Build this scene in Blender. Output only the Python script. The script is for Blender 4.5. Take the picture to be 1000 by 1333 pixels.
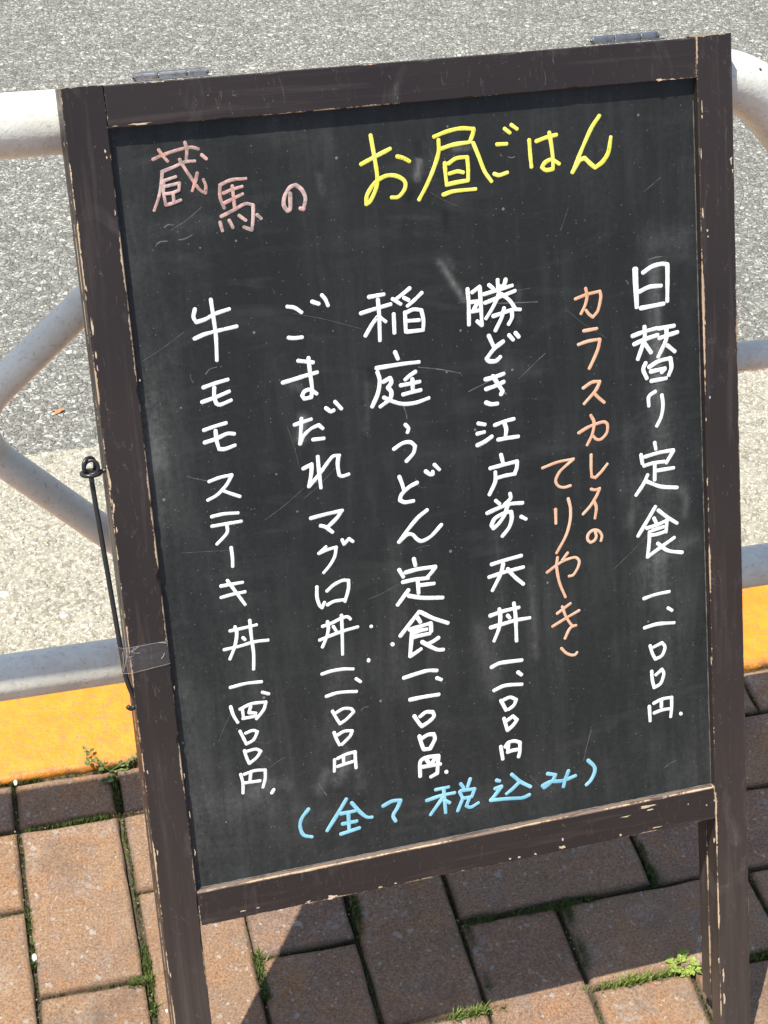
import bpy, bmesh, math, random
from mathutils import Vector, Matrix, noise
random.seed(7)
for o in list(bpy.data.objects):
    bpy.data.objects.remove(o)
S = bpy.context.scene
C = S.collection
rad = math.radians

# ---------------------------------------------------------------- camera
PITCH, YAW, ROLL, CAM_H, FPX = 0.7126288562, 0.2883153896, 0.0655907744, 1.3356105193, 2207.2552616
fwd = Vector((math.sin(YAW)*math.cos(PITCH), math.cos(YAW)*math.cos(PITCH), -math.sin(PITCH)))
rt = Vector((math.cos(YAW), -math.sin(YAW), 0))
up = rt.cross(fwd)
r2 = rt*math.cos(ROLL) + up*math.sin(ROLL)
u2 = up*math.cos(ROLL) - rt*math.sin(ROLL)
cam = bpy.data.cameras.new('camera')
cam.sensor_fit = 'HORIZONTAL'
cam.sensor_width = 36
cam.lens = 36*FPX/1000
cam.clip_start = 0.02
cam.clip_end = 500
co = bpy.data.objects.new('camera', cam)
C.objects.link(co)
M = Matrix.Identity(4)
for i in range(3):
    M[i][0] = r2[i]; M[i][1] = u2[i]; M[i][2] = -fwd[i]
M[2][3] = CAM_H
co.matrix_world = M
S.camera = co

# ---------------------------------------------------------------- light
SUN = Vector((-0.350, 0.015, 1.0)).normalized()      # towards the sun
EL = math.asin(SUN.z)
w = bpy.data.worlds.new('World'); S.world = w; w.use_nodes = True
nt = w.node_tree
sky = nt.nodes.new('ShaderNodeTexSky'); sky.sky_type = 'NISHITA'; sky.sun_disc = False
sky.sun_elevation = EL
sky.sun_rotation = math.atan2(SUN.x, SUN.y)
sky.air_density = 1.0; sky.dust_density = 1.2; sky.ozone_density = 0.2
nt.links.new(sky.outputs[0], nt.nodes['Background'].inputs[0])
nt.nodes['Background'].inputs[1].default_value = 0.115
sl = bpy.data.lights.new('sun', 'SUN'); sl.energy = 4.6; sl.angle = rad(0.5); sl.color = (1, 0.955, 0.86)
so = bpy.data.objects.new('sun', sl); C.objects.link(so)
so.rotation_euler = (-SUN).to_track_quat('-Z', 'Y').to_euler()
so.location = (0, 0, 5)
S.view_settings.view_transform = 'Standard'
S.view_settings.look = 'None'
S.view_settings.exposure = 0.62
S.view_settings.gamma = 1
S.view_settings.use_curve_mapping = False
S.render.engine = 'CYCLES'

# ---------------------------------------------------------------- node helper
class NT:
    def __init__(s, name):
        s.m = bpy.data.materials.new(name); s.m.use_nodes = True
        s.t = s.m.node_tree; s.n = s.t.nodes; s.l = s.t.links
        s.b = s.n['Principled BSDF']
    def lk(s, a, b):
        if isinstance(a, (int, float)): b.default_value = a
        elif isinstance(a, tuple): b.default_value = a if len(a) == len(b.default_value) else tuple(a)+(1,)
        else: s.l.new(a, b)
    def math(s, op, a, b=0.0, c=None, clamp=False):
        n = s.n.new('ShaderNodeMath'); n.operation = op; n.use_clamp = clamp
        s.lk(a, n.inputs[0]); s.lk(b, n.inputs[1])
        if c is not None: s.lk(c, n.inputs[2])
        return n.outputs[0]
    def co(s, kind='Object'):
        return s.n.new('ShaderNodeTexCoord').outputs[kind]
    def pos(s):
        return s.n.new('ShaderNodeNewGeometry').outputs['Position']
    def vm(s, op, a, b):
        n = s.n.new('ShaderNodeVectorMath'); n.operation = op
        s.lk(a, n.inputs[0]); s.lk(b, n.inputs[1]); return n.outputs[0]
    def sep(s, v):
        n = s.n.new('ShaderNodeSeparateXYZ'); s.lk(v, n.inputs[0]); return n.outputs
    def noise(s, v, scale, detail=3, rough=.55, dist=0, out=0):
        n = s.n.new('ShaderNodeTexNoise'); s.lk(v, n.inputs['Vector'])
        n.inputs['Scale'].default_value = scale; n.inputs['Detail'].default_value = detail
        n.inputs['Roughness'].default_value = rough; n.inputs['Distortion'].default_value = dist
        return n.outputs[out]
    def vor(s, v, scale, feature='F1', out='Distance', rand=1.0):
        n = s.n.new('ShaderNodeTexVoronoi'); n.feature = feature
        s.lk(v, n.inputs['Vector']); n.inputs['Scale'].default_value = scale
        n.inputs['Randomness'].default_value = rand
        return n.outputs[out]
    def ramp(s, f, stops, interp='LINEAR'):
        n = s.n.new('ShaderNodeValToRGB'); n.color_ramp.interpolation = interp
        e = n.color_ramp.elements
        while len(e) < len(stops): e.new(0.5)
        for k, (p, c) in enumerate(stops):
            e[k].position = p
            e[k].color = (c, c, c, 1) if isinstance(c, (int, float)) else tuple(c)+(1,)
        s.lk(f, n.inputs[0]); return n.outputs[0]
    def mix(s, f, a, b, mode='MIX'):
        n = s.n.new('ShaderNodeMix'); n.data_type = 'RGBA'; n.blend_type = mode; n.clamp_factor = True
        s.lk(f, n.inputs[0]); s.lk(a, n.inputs[6]); s.lk(b, n.inputs[7]); return n.outputs[2]
    def scale(s, v, k):
        n = s.n.new('ShaderNodeMapping'); s.lk(v, n.inputs[0]); n.inputs['Scale'].default_value = k
        return n.outputs[0]
    def bump(s, h, dist, strength=1.0, prev=None):
        n = s.n.new('ShaderNodeBump'); s.lk(h, n.inputs['Height'])
        n.inputs['Distance'].default_value = dist; n.inputs['Strength'].default_value = strength
        if prev is not None: s.l.new(prev, n.inputs['Normal'])
        return n.outputs[0]
    def attr(s, name, typ='GEOMETRY'):
        n = s.n.new('ShaderNodeAttribute'); n.attribute_type = typ; n.attribute_name = name
        return n.outputs
    def rnd(s):
        return s.n.new('ShaderNodeObjectInfo').outputs['Random']
    def out(s, col, rough=.6, bump=None, spec=.5, metal=0):
        s.lk(col, s.b.inputs['Base Color']); s.lk(rough, s.b.inputs['Roughness'])
        s.lk(spec, s.b.inputs['Specular IOR Level']); s.lk(metal, s.b.inputs['Metallic'])
        if bump is not None: s.l.new(bump, s.b.inputs['Normal'])
        return s.m

# ---------------------------------------------------------------- materials
def mat_asphalt():
    t = NT('asphalt'); p = t.pos()
    wv = t.vm('ADD', p, t.vm('MULTIPLY', t.noise(p, 60, 2, out=1), (.012, .012, .012)))
    f = t.vor(wv, 105); c = t.sep(t.vor(wv, 105, out='Color'))
    e = t.vor(wv, 105, 'DISTANCE_TO_EDGE')
    stone = t.ramp(c[0], [(0, (.105, .102, .088)), (.35, (.175, .170, .148)), (.7, (.27, .262, .23)), (.86, (.37, .36, .315)), (1, (.60, .59, .53))])
    stone = t.mix(t.math('MULTIPLY', c[1], .3), stone, (.24, .20, .155))
    f2 = t.vor(p, 330, out='Color'); g = t.sep(f2)
    fine = t.ramp(g[0], [(0, (.10, .098, .086)), (.6, (.19, .186, .162)), (.85, (.34, .335, .29)), (1, (.60, .59, .53))])
    big = t.ramp(c[2], [(.30, 0), (.34, 1)])
    edge = t.ramp(e, [(.04, 0), (.16, 1)])
    k = t.math('MULTIPLY', big, edge)
    col = t.mix(k, fine, stone)
    col = t.mix(t.ramp(t.noise(p, 150, 4, .75, .8), [(.50, 0), (.62, .6)]), col, (.155, .152, .13))
    col = t.mix(t.ramp(t.noise(t.vm('ADD', p, (4., 1., 0.)), 190, 4, .75), [(.60, 0), (.66, .6)]), col, (.62, .61, .54))
    wear = t.noise(p, 2.2, 4)
    col = t.mix(t.ramp(t.noise(t.scale(p, (1, 2.6, 1)), 7, 5, .7), [(.52, 0), (.70, .35)]), col, (.13, .128, .11))
    cs = t.sep(t.vor(p, 9, out='Color')); vs = t.vor(t.vm('ADD', p, t.vm('MULTIPLY', t.noise(p, 40, 2, out=1), (.03, .03, .03))), 9)
    col = t.mix(t.math('MULTIPLY', t.math('LESS_THAN', vs, t.math('MULTIPLY', t.ramp(cs[0], [(.8, 0), (1, 1)]), .10)), .55), col, (.10, .085, .07))
    col = t.mix(t.ramp(wear, [(.35, 0.0), (.65, .22)]), col, (.17, .167, .15))
    hgt = t.math('ADD', t.math('MULTIPLY', k, 1.0), t.math('MULTIPLY', t.noise(p, 500, 2), .5))
    return t.out(col, .62, t.bump(hgt, .0022, 1.0), .4)

def mat_gutter():
    t = NT('gutter_concrete'); p = t.pos()
    wv = t.vm('ADD', p, t.vm('MULTIPLY', t.noise(p, 70, 2, out=1), (.012, .012, .012)))
    c = t.sep(t.vor(wv, 88, out='Color')); e = t.vor(wv, 88, 'DISTANCE_TO_EDGE')
    base = t.mix(t.ramp(t.noise(p, 130, 4, .7), [(.3, 0), (.7, 1)]), (.29, .27, .21), (.47, .445, .36))
    stone = t.ramp(c[0], [(0, (.15, .135, .105)), (.2, (.27, .25, .20)), (.55, (.40, .37, .29)), (.85, (.54, .51, .43)), (1, (.74, .72, .66))])
    stone = t.mix(t.math('MULTIPLY', t.ramp(c[1], [(.8, 0), (.9, 1)]), .5), stone, (.36, .25, .14))
    k = t.math('MULTIPLY', t.ramp(e, [(.03, 0), (.22, .75)]), t.ramp(c[2], [(.35, 0), (.5, 1)]))
    col = t.mix(k, base, stone)
    col = t.mix(t.ramp(t.noise(p, 150, 4, .8), [(.48, 0), (.62, .85)]), col, (.20, .18, .13))
    col = t.mix(t.ramp(t.noise(t.vm('ADD', p, (5., 2., 1.)), 180, 4, .8), [(.53, 0), (.62, .85)]), col, (.74, .71, .61))
    col = t.mix(t.ramp(t.noise(p, 3, 4), [(.4, 0), (.7, .25)]), col, (.25, .235, .19))
    hgt = t.math('ADD', k, t.math('MULTIPLY', t.noise(p, 260, 3, .7), 1.4))
    return t.out(col, .8, t.bump(hgt, .0022, 1.0), .25)

def mat_kerb():
    t = NT('kerb_yellow_paint'); p = t.pos()
    n1 = t.noise(t.scale(p, (.7, 1.2, 1)), 190, 4, .7)
    col = t.mix(t.ramp(t.noise(p, 30, 4, .6), [(.35, 0), (.65, 1)]), (.72, .225, .010), (.78, .285, .018))
    col = t.mix(t.ramp(n1, [(.50, 0), (.60, .7)]), col, (.40, .19, .08))
    col = t.mix(t.ramp(t.noise(p, 420, 2), [(.68, 0), (.74, .6)]), col, (.28, .17, .10))
    y = t.sep(p)[1]
    grime = t.math('MULTIPLY', t.ramp(t.math('SUBTRACT', y, 1.152), [(0, 1), (.012, 0)]), t.ramp(t.noise(p, 70, 5, .75), [(.38, 0), (.58, 1.0)]))
    col = t.mix(grime, col, (.15, .10, .055))
    h = t.math('ADD', t.noise(p, 120, 4, .6), t.math('MULTIPLY', t.noise(p, 500, 2), .4))
    return t.out(col, .5, t.bump(h, .0016, .7), .4)

def mat_brick():
    t = NT('paving_brick'); p = t.pos(); rn = t.rnd()
    tone = t.ramp(rn, [(0, (.50, .285, .145)), (.22, (.49, .31, .19)), (.45, (.47, .26, .135)), (.62, (.36, .235, .18)), (.8, (.57, .34, .165)), (1, (.28, .19, .17))])
    var = t.noise(p, 17, 4, .65)
    col = t.mix(t.ramp(var, [(.33, 0), (.67, .6)]), tone, (.37, .25, .175))
    col = t.mix(t.ramp(t.noise(t.vm('ADD', p, (3., 7., 0.)), 26, 5, .7), [(.50, 0), (.64, .55)]), col, (.56, .27, .11))
    col = t.mix(t.ramp(t.noise(t.vm('ADD', p, (9., 2., 0.)), 33, 5, .7), [(.54, 0), (.68, .6)]), col, (.36, .31, .27))
    grit = t.noise(p, 430, 6, .92)
    col = t.mix(t.ramp(grit, [(.40, .85), (.50, 0)]), col, (.16, .10, .07))
    col = t.mix(t.ramp(grit, [(.52, 0), (.60, .6)]), col, (.64, .50, .37))
    col = t.mix(t.ramp(t.noise(p, 38, 5, .75), [(.52, 0), (.66, .4)]), col, (.24, .165, .125))
    # exposed pale aggregate
    wv = t.vm('ADD', p, t.vm('MULTIPLY', t.noise(p, 120, 2, out=1), (.010, .010, .010)))
    c = t.sep(t.vor(wv, 90, out='Color')); d = t.vor(wv, 90)
    thr = t.math('MULTIPLY', t.ramp(c[0], [(.82, 0), (1, 1)]), .33)
    spot = t.math('MULTIPLY', t.math('LESS_THAN', d, thr), t.ramp(t.noise(p, 260, 2), [(.3, .4), (.55, 1)]))
    col = t.mix(t.math('MULTIPLY', spot, .85), col, (.56, .49, .42))
    c2 = t.sep(t.vor(wv, 230, out='Color')); d2 = t.vor(wv, 230)
    sp2 = t.math('LESS_THAN', d2, t.math('MULTIPLY', t.ramp(c2[0], [(.78, 0), (1, 1)]), .42))
    col = t.mix(t.math('MULTIPLY', sp2, .75), col, (.60, .54, .47))
    # worn lime-like patches
    pt = t.math('MULTIPLY', t.ramp(t.noise(p, 20, 3, .5), [(.58, 0), (.66, 1)]), t.ramp(t.noise(p, 190, 4, .75), [(.50, 0), (.55, 1)]))
    col = t.mix(t.math('MULTIPLY', pt, .6), col, (.52, .47, .42))
    # dark stain
    st = t.ramp(t.noise(p, 9, 3), [(.56, 0), (.72, .45)])
    col = t.mix(st, col, (.12, .095, .082))
    # soiled rim of every brick
    ed = t.attr('rim')[2]
    col = t.mix(t.math('MULTIPLY', ed, .5), col, (.13, .10, .07))
    h = t.math('ADD', t.math('MULTIPLY', grit, 1.0), t.math('MULTIPLY', t.noise(p, 130, 4, .7), 1.3))
    return t.out(col, .82, t.bump(h, .0026, 1.0), .22)

def mat_soil():
    t = NT('joint_soil'); p = t.pos()
    n = t.noise(p, 45, 4, .7)
    col = t.mix(t.ramp(n, [(.50, 0), (.64, 1)]), (.085, .070, .048), (.075, .092, .025))
    col = t.mix(t.ramp(t.noise(p, 300, 2), [(.55, 0), (.65, .6)]), col, (.20, .17, .12))
    return t.out(col, .95, t.bump(t.noise(p, 350, 4, .7), .003, 1), .1)

def mat_far_paving():
    t = NT('far_paving'); p = t.pos()
    n = t.n.new('ShaderNodeTexBrick'); t.lk(t.scale(p, (1, 1, 1)), n.inputs['Vector'])
    n.inputs['Scale'].default_value = 1; n.inputs['Brick Width'].default_value = .197
    n.inputs['Row Height'].default_value = .0985; n.inputs['Mortar Size'].default_value = .002
    n.inputs['Color1'].default_value = (.30, .17, .10, 1); n.inputs['Color2'].default_value = (.24, .15, .11, 1)
    n.inputs['Mortar'].default_value = (.05, .05, .03, 1)
    col = t.mix(t.ramp(t.noise(p, 12, 4), [(.4, 0), (.7, .5)]), n.outputs[0], (.2, .13, .1))
    return t.out(col, .85, None, .2)

def mat_pipe():
    t = NT('white_pipe_paint'); p = t.pos()
    col = t.mix(t.ramp(t.noise(p, 40, 4, .6), [(.4, 0), (.7, .5)]), (.74, .735, .66), (.58, .57, .49))
    col = t.mix(t.ramp(t.noise(p, 260, 4, .75), [(.56, 0), (.68, .6)]), col, (.36, .33, .27))
    d = t.vor(p, 75); c = t.sep(t.vor(p, 75, out='Color'))
    chip = t.math('LESS_THAN', d, t.math('MULTIPLY', t.ramp(c[0], [(.80, 0), (1, 1)]), .17))
    col = t.mix(t.ramp(t.noise(p, 11, 4, .7), [(.50, 0), (.68, .3)]), col, (.34, .29, .22))
    col = t.mix(chip, col, (.07, .045, .03))
    col = t.mix(t.ramp(t.noise(t.scale(p, (18, 60, 60)), 3, 3, .6, 1.5), [(.63, 0), (.66, .35), (.69, 0)]), col, (.25, .24, .22))
    h = t.math('ADD', t.noise(p, 90, 4, .6), t.math('MULTIPLY', chip, -1.2))
    h = t.math('ADD', h, t.math('MULTIPLY', t.noise(p, 500, 2), .25))
    return t.out(col, .38, t.bump(h, .0012, .55), .45)

def mat_frame():
    t = NT('brown_painted_wood'); o = t.co('Object')
    dims = t.sep(t.attr('half_size', 'OBJECT')[1]); q = t.sep(o); seed = t.attr('seed', 'OBJECT')[2]
    ab = [t.math('SUBTRACT', dims[k], t.math('ABSOLUTE', q[k])) for k in range(3)]
    lo = t.math('MINIMUM', ab[0], ab[1]); hi = t.math('MAXIMUM', ab[0], ab[1])
    d = t.math('MAXIMUM', lo, t.math('MINIMUM', hi, ab[2]))        # distance to the nearest arris
    off = t.vm('ADD', o, t.n.new('ShaderNodeCombineXYZ').outputs[0])
    cmb = [x for x in t.n if x.bl_idname == 'ShaderNodeCombineXYZ'][-1]
    for k in range(3): t.lk(t.math('MULTIPLY', seed, 3.7+k), cmb.inputs[k])
    long_is_z = t.attr('along_z', 'OBJECT')[2]
    gr_x = t.noise(t.scale(off, (8, 160, 160)), 1, 4, .6); gr_z = t.noise(t.scale(off, (160, 160, 8)), 1, 4, .6)
    grain = t.math('ADD', t.math('MULTIPLY', gr_z, long_is_z), t.math('MULTIPLY', gr_x, t.math('SUBTRACT', 1, long_is_z)))
    n1 = t.noise(off, 38, 4, .7); n2 = t.noise(off, 420, 3, .7)
    wearamt = t.attr('wear', 'OBJECT')[2]
    low = t.math('MAXIMUM', t.math('SUBTRACT', t.noise(off, 16, 2, .5), .50), -.03)
    reach = t.math('MULTIPLY', low, t.math('MULTIPLY', wearamt, .0055))
    reach = t.math('ADD', reach, t.math('MULTIPLY', t.math('SUBTRACT', t.noise(off, 190, 5, .8), .47), .0042))
    reach = t.math('ADD', reach, t.math('MULTIPLY', t.math('SUBTRACT', wearamt, 1.0), .0008))
    worn = t.math('GREATER_THAN', reach, d)
    # worn lip: the upper face of the lower rail
    lip = t.math('MULTIPLY', t.attr('lip', 'OBJECT')[2], t.math('LESS_THAN', t.math('SUBTRACT', dims[2], q[2]), .0016))
    lipn = t.math('GREATER_THAN', t.noise(t.scale(off, (22, 90, 400)), 1, 4, .7), .47)
    lipm = t.math('MULTIPLY', lip, lipn)
    # nicks away from the edges
    cc = t.sep(t.vor(t.scale(off, (1, 1, .55)), 95, out='Color')); dd = t.vor(t.scale(off, (1, 1, .55)), 95)
    nick = t.math('LESS_THAN', dd, t.math('MULTIPLY', t.ramp(cc[0], [(.93, 0), (1, 1)]), .085))
    wood = t.mix(n1, (.40, .27, .15), (.64, .51, .36))
    wood = t.mix(t.ramp(grain, [(.4, 0), (.6, .6)]), wood, (.34, .23, .15))
    paint = t.mix(t.ramp(t.noise(off, 7, 3), [(.35, 0), (.65, 1)]), (.0200, .0138, .0122), (.0285, .0200, .0170))
    leg_bounce_dust = t.math('MULTIPLY', long_is_z, t.math('DIVIDE', t.math('SUBTRACT', -.02, q[2]), .42), clamp=True)  # legs paler towards the feet: ground reflection put into the paint, with dust
    paint = t.mix(t.math('MULTIPLY', leg_bounce_dust, t.ramp(gr_z, [(.25, .12), (.75, .34)])), paint, (.19, .15, .125))
    dust = t.math('MULTIPLY', t.ramp(t.noise(t.scale(off, (1, 1, .5)), 26, 4, .6, .8), [(.60, 0), (.78, .25)]), 1)
    paint = t.mix(dust, paint, (.22, .19, .18))
    paint = t.mix(t.ramp(grain, [(.56, 0), (.70, .20)]), paint, (.13, .095, .08))
    sc = t.noise(t.scale(off, (70, 70, 22)), 1.6, 2, .5, 2.2)
    paint = t.mix(t.ramp(sc, [(.655, 0), (.663, .3), (.671, 0)]), paint, (.33, .28, .26))
    paint = t.mix(t.math('MULTIPLY', lip, .7), paint, (.13, .085, .07))
    paint = t.mix(t.math('MULTIPLY', lipm, .7), paint, (.23, .17, .13))
    col = t.mix(worn, paint, wood)
    col = t.mix(nick, col, (.55, .50, .44))
    rough = t.math('ADD', t.math('MULTIPLY', worn, .35), t.math('ADD', .40, t.math('MULTIPLY', n1, .12)))
    h = t.math('ADD', t.math('MULTIPLY', grain, .5), t.math('MULTIPLY', worn, -.8))
    h = t.math('ADD', h, t.math('MULTIPLY', n2, .25))
    return t.out(col, rough, t.bump(h, .0007, .6), .45)

def mat_panel(front=True):
    t = NT('blackboard_surface'); o = t.co('Object')
    d = t.attr('dust')[2]
    str1 = t.noise(t.scale(o, (70, 70, 9)), 1, 4, .65, .4)
    str2 = t.noise(t.scale(o, (12, 12, 45)), 1, 4, .65, .6)
    fine = t.noise(o, 260, 4, .75); cloud = t.noise(o, 6.5, 4, .6)
    base = t.mix(t.ramp(t.noise(o, 3, 2), [(.35, 0), (.65, 1)]), (.0105, .0125, .0122), (.0145, .0153, .0142))
    a = t.math('MULTIPLY', t.ramp(str1, [(.46, 0), (.85, .045)]), t.ramp(cloud, [(.35, .1), (.7, 1)]))
    b = t.math('MULTIPLY', t.ramp(str2, [(.52, 0), (.85, .06)]), t.ramp(cloud, [(.3, 1), (.6, .15)]))
    film = t.math('MULTIPLY', t.ramp(cloud, [(.3, .003), (.75, .022)]), t.ramp(fine, [(.3, .4), (.7, 1)]))
    dd = t.math('MULTIPLY', d, t.ramp(t.math('MULTIPLY', t.math('ADD', str1, fine), .5), [(.36, .15), (.62, 1)]))
    tot = t.math('ADD', t.math('ADD', a, b), t.math('ADD', film, t.math('MULTIPLY', t.math('MAXIMUM', dd, 0), .27)))
    # specks
    cc = t.sep(t.vor(o, 150, out='Color')); v = t.vor(o, 150)
    sp = t.math('LESS_THAN', v, t.math('MULTIPLY', t.ramp(cc[0], [(.955, 0), (1, 1)]), .20))
    cc3 = t.sep(t.vor(o, 420, out='Color')); v3 = t.vor(o, 420)
    s3 = t.math('LESS_THAN', v3, t.math('MULTIPLY', t.ramp(cc3[0], [(.86, 0), (1, 1)]), .24))
    tot = t.math('ADD', tot, t.math('ADD', t.math('MULTIPLY', sp, .22), t.math('MULTIPLY', s3, .13)))
    sc = t.noise(t.scale(o, (30, 30, 18)), 1.3, 2, .5, 2.6)
    tot = t.math('ADD', tot, t.ramp(sc, [(.640, 0), (.643, .05), (.646, 0)]), clamp=True)
    base = t.mix(t.math('MULTIPLY', d, -1.0, clamp=True), base, (.004, .0045, .0045))
    col = t.mix(tot, base, (.62, .63, .60))
    rough = t.math('ADD', .47, t.math('MULTIPLY', tot, .8))
    h = t.math('ADD', fine, t.math('MULTIPLY', str1, .3))
    return t.out(col, rough, t.bump(h, .00025, .5), .28)

def mat_chalk(name, c1, c2, ghost=0.0):
    t = NT(name); o = t.co('Object')
    n = t.noise(o, 500, 3, .7); m = t.noise(o, 45, 3, .6)
    col = t.mix(t.ramp(m, [(.38, 0), (.62, 1)]), c1, c2)
    thin = t.ramp(n, [(.22, .45), (.36, 0)])
    col = t.mix(thin, col, tuple(x*.55 for x in c1))
    if ghost:
        col = t.mix(t.math('MULTIPLY', t.ramp(t.noise(o, 170, 3, .6), [(.38, 1), (.58, 0)]), ghost), col, (.20, .185, .18))
    t.out(col, .85, t.bump(n, .0003, .6), .2)
    gap = t.ramp(t.math('ADD', t.math('MULTIPLY', t.noise(o, 900, 3, .7), .75), t.math('MULTIPLY', m, .25)), [(.335, 0), (.38, 1)])
    t.lk(gap, t.b.inputs['Alpha'])
    return t.m

def mat_simple(name, col, rough, metal=0, spec=.5, var=.25, scale=200):
    t = NT(name); o = t.co('Object')
    n = t.noise(o, scale, 4, .65)
    c = t.mix(t.ramp(n, [(.4, 0), (.7, var)]), col, tuple(x*.45 for x in col))
    return t.out(c, rough, t.bump(n, .0004, .4), spec, metal)

def mat_hinge():
    t = NT('zinc_hinge_metal'); o = t.co('Object')
    n = t.noise(o, 160, 4, .7)
    c = t.mix(t.ramp(n, [(.52, 0), (.68, .7)]), (.46, .44, .41), (.22, .15, .09))
    return t.out(c, .34, t.bump(n, .0004, .5), .6, 1)

def mat_tape():
    t = NT('clear_tape'); o = t.co('Object')
    tr = t.n.new('ShaderNodeBsdfTransparent'); tr.inputs[0].default_value = (.94, .94, .93, 1)
    g = t.n.new('ShaderNodeBsdfGlossy'); g.inputs['Roughness'].default_value = .2; g.inputs[0].default_value = (.9, .9, .9, 1)
    df = t.n.new('ShaderNodeBsdfDiffuse'); df.inputs[0].default_value = (.55, .52, .50, 1)
    n = t.noise(t.scale(o, (20, 20, 130)), 1.5, 3, .6, 1.5)
    bp = t.bump(n, .002, .6); t.l.new(bp, g.inputs['Normal'])
    m1 = t.n.new('ShaderNodeMixShader'); m1.inputs[0].default_value = .07
    t.l.new(tr.outputs[0], m1.inputs[1]); t.l.new(g.outputs[0], m1.inputs[2])
    m2 = t.n.new('ShaderNodeMixShader'); t.lk(t.ramp(n, [(.60, .02), (.66, .5), (.70, .05)]), m2.inputs[0])
    t.l.new(m1.outputs[0], m2.inputs[1]); t.l.new(df.outputs[0], m2.inputs[2])
    t.l.new(m2.outputs[0], t.n['Material Output'].inputs[0])
    return t.m

def mat_leaf(name, a, b):
    t = NT(name); p = t.pos()
    c = t.mix(t.ramp(t.noise(p, 260, 2), [(.35, 0), (.65, 1)]), a, b)
    t.out(c, .55, None, .35)
    t.b.inputs['Subsurface Weight'].default_value = 0
    return t.m

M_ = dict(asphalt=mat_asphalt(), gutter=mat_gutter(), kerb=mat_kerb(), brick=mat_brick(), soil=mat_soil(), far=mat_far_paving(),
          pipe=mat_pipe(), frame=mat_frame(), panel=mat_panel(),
          W=mat_chalk('white_chalk_paint', (.80, .82, .80), (.88, .90, .88)),
          Y=mat_chalk('yellow_chalk_paint', (.76, .72, .10), (.84, .81, .18)),
          B=mat_chalk('blue_chalk_paint', (.21, .50, .62), (.32, .62, .74)),
          O=mat_chalk('orange_chalk_paint', (.74, .40, .24), (.80, .52, .36), .12),
          P=mat_chalk('pink_chalk_paint', (.60, .33, .27), (.66, .46, .42), .75),
          smear=mat_chalk('grey_chalk_residue', (.065, .068, .065), (.11, .11, .105), .7),
          black=mat_simple('black_hook_metal', (.022, .022, .022), .35, 0, .5),
          hinge=mat_hinge(), tape=mat_tape(),
          moss=mat_leaf('moss_green', (.065, .10, .022), (.16, .19, .06)),
          grass=mat_leaf('grass_green', (.15, .22, .035), (.27, .33, .09)),
          clover=mat_leaf('clover_green', (.19, .28, .04), (.28, .35, .07)),
          dry=mat_leaf('dry_debris', (.30, .24, .15), (.45, .38, .26)),
          rebar=mat_simple('grey_concrete', (.36, .35, .33), .85))

# ---------------------------------------------------------------- object helpers
def link(name, me, mat=None, parent=None, smooth=False):
    if isinstance(me, bmesh.types.BMesh):
        m = bpy.data.meshes.new(name); me.normal_update(); me.to_mesh(m); me.free(); me = m
    if mat is not None and not me.materials: me.materials.append(mat)
    if smooth:
        for p in me.polygons: p.use_smooth = True
    o = bpy.data.objects.new(name, me); C.objects.link(o)
    if parent is not None: o.parent = parent
    return o
def empty(name, label, cat, loc=(0, 0, 0), group=None):
    o = bpy.data.objects.new(name, None); C.objects.link(o); o.location = loc
    o.empty_display_size = .05
    o['label'] = label; o['category'] = cat
    if group: o['group'] = group
    return o
def structure(o):
    o['kind'] = 'structure'; return o
def sheet(name, x0, x1, y0, y1, z, mat, parent=None):
    bm = bmesh.new()
    bm.faces.new([bm.verts.new(v) for v in ((x0, y0, z), (x1, y0, z), (x1, y1, z), (x0, y1, z))])
    return link(name, bm, mat, parent)

def tube(path, r, seg=20, closed=False, flat=None):
    """swept tube along a list of Vectors"""
    bm = bmesh.new(); n = len(path); rings = []
    prev = None
    for i, p in enumerate(path):
        a = path[(i-1) % n] if (i > 0 or closed) else path[i]
        b = path[(i+1) % n] if (i < n-1 or closed) else path[i]
        t = (b-a).normalized()
        if prev is None:
            h = Vector((0, 0, 1)) if abs(t.z) < .9 else Vector((0, 1, 0))
            nrm = (h - t*h.dot(t)).normalized()
        else:
            nrm = (prev - t*prev.dot(t)).normalized()
        prev = nrm; bi = t.cross(nrm)
        rr = r(i/(n-1)) if callable(r) else r
        rings.append([bm.verts.new(p + (nrm*math.cos(2*math.pi*k/seg) + bi*math.sin(2*math.pi*k/seg))*rr) for k in range(seg)])
    m = n if closed else n-1
    for i in range(m):
        A, B = rings[i], rings[(i+1) % n]
        for k in range(seg):
            bm.faces.new((A[k], A[(k+1) % seg], B[(k+1) % seg], B[k]))
    if not closed:
        bm.faces.new(list(reversed(rings[0]))); bm.faces.new(rings[-1])
    bmesh.ops.recalc_face_normals(bm, faces=bm.faces)
    return bm
def fillet(pts, rads, seg=12):
    out = [pts[0]]
    for i in range(1, len(pts)-1):
        a, b, c = pts[i-1], pts[i], pts[i+1]
        u = (a-b).normalized(); v = (c-b).normalized()
        ang = u.angle(v); r = rads[i-1]
        if r <= 0: out.append(b); continue
        d = r/math.tan(ang/2); p = b+u*d; q = b+v*d
        ctr = b + (u+v).normalized()*(r/math.sin(ang/2))
        for k in range(seg+1):
            s = k/seg; w0 = (p-ctr); w1 = (q-ctr); th = w0.angle(w1)
            out.append(ctr + (w0*math.sin((1-s)*th) + w1*math.sin(s*th))/math.sin(th))
    out.append(pts[-1]); return out
def join_bm(*bms):
    r = bmesh.new()
    for b in bms:
        m = bpy.data.meshes.new('tmp'); b.to_mesh(m); b.free(); r.from_mesh(m); bpy.data.meshes.remove(m)
    return r
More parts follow.
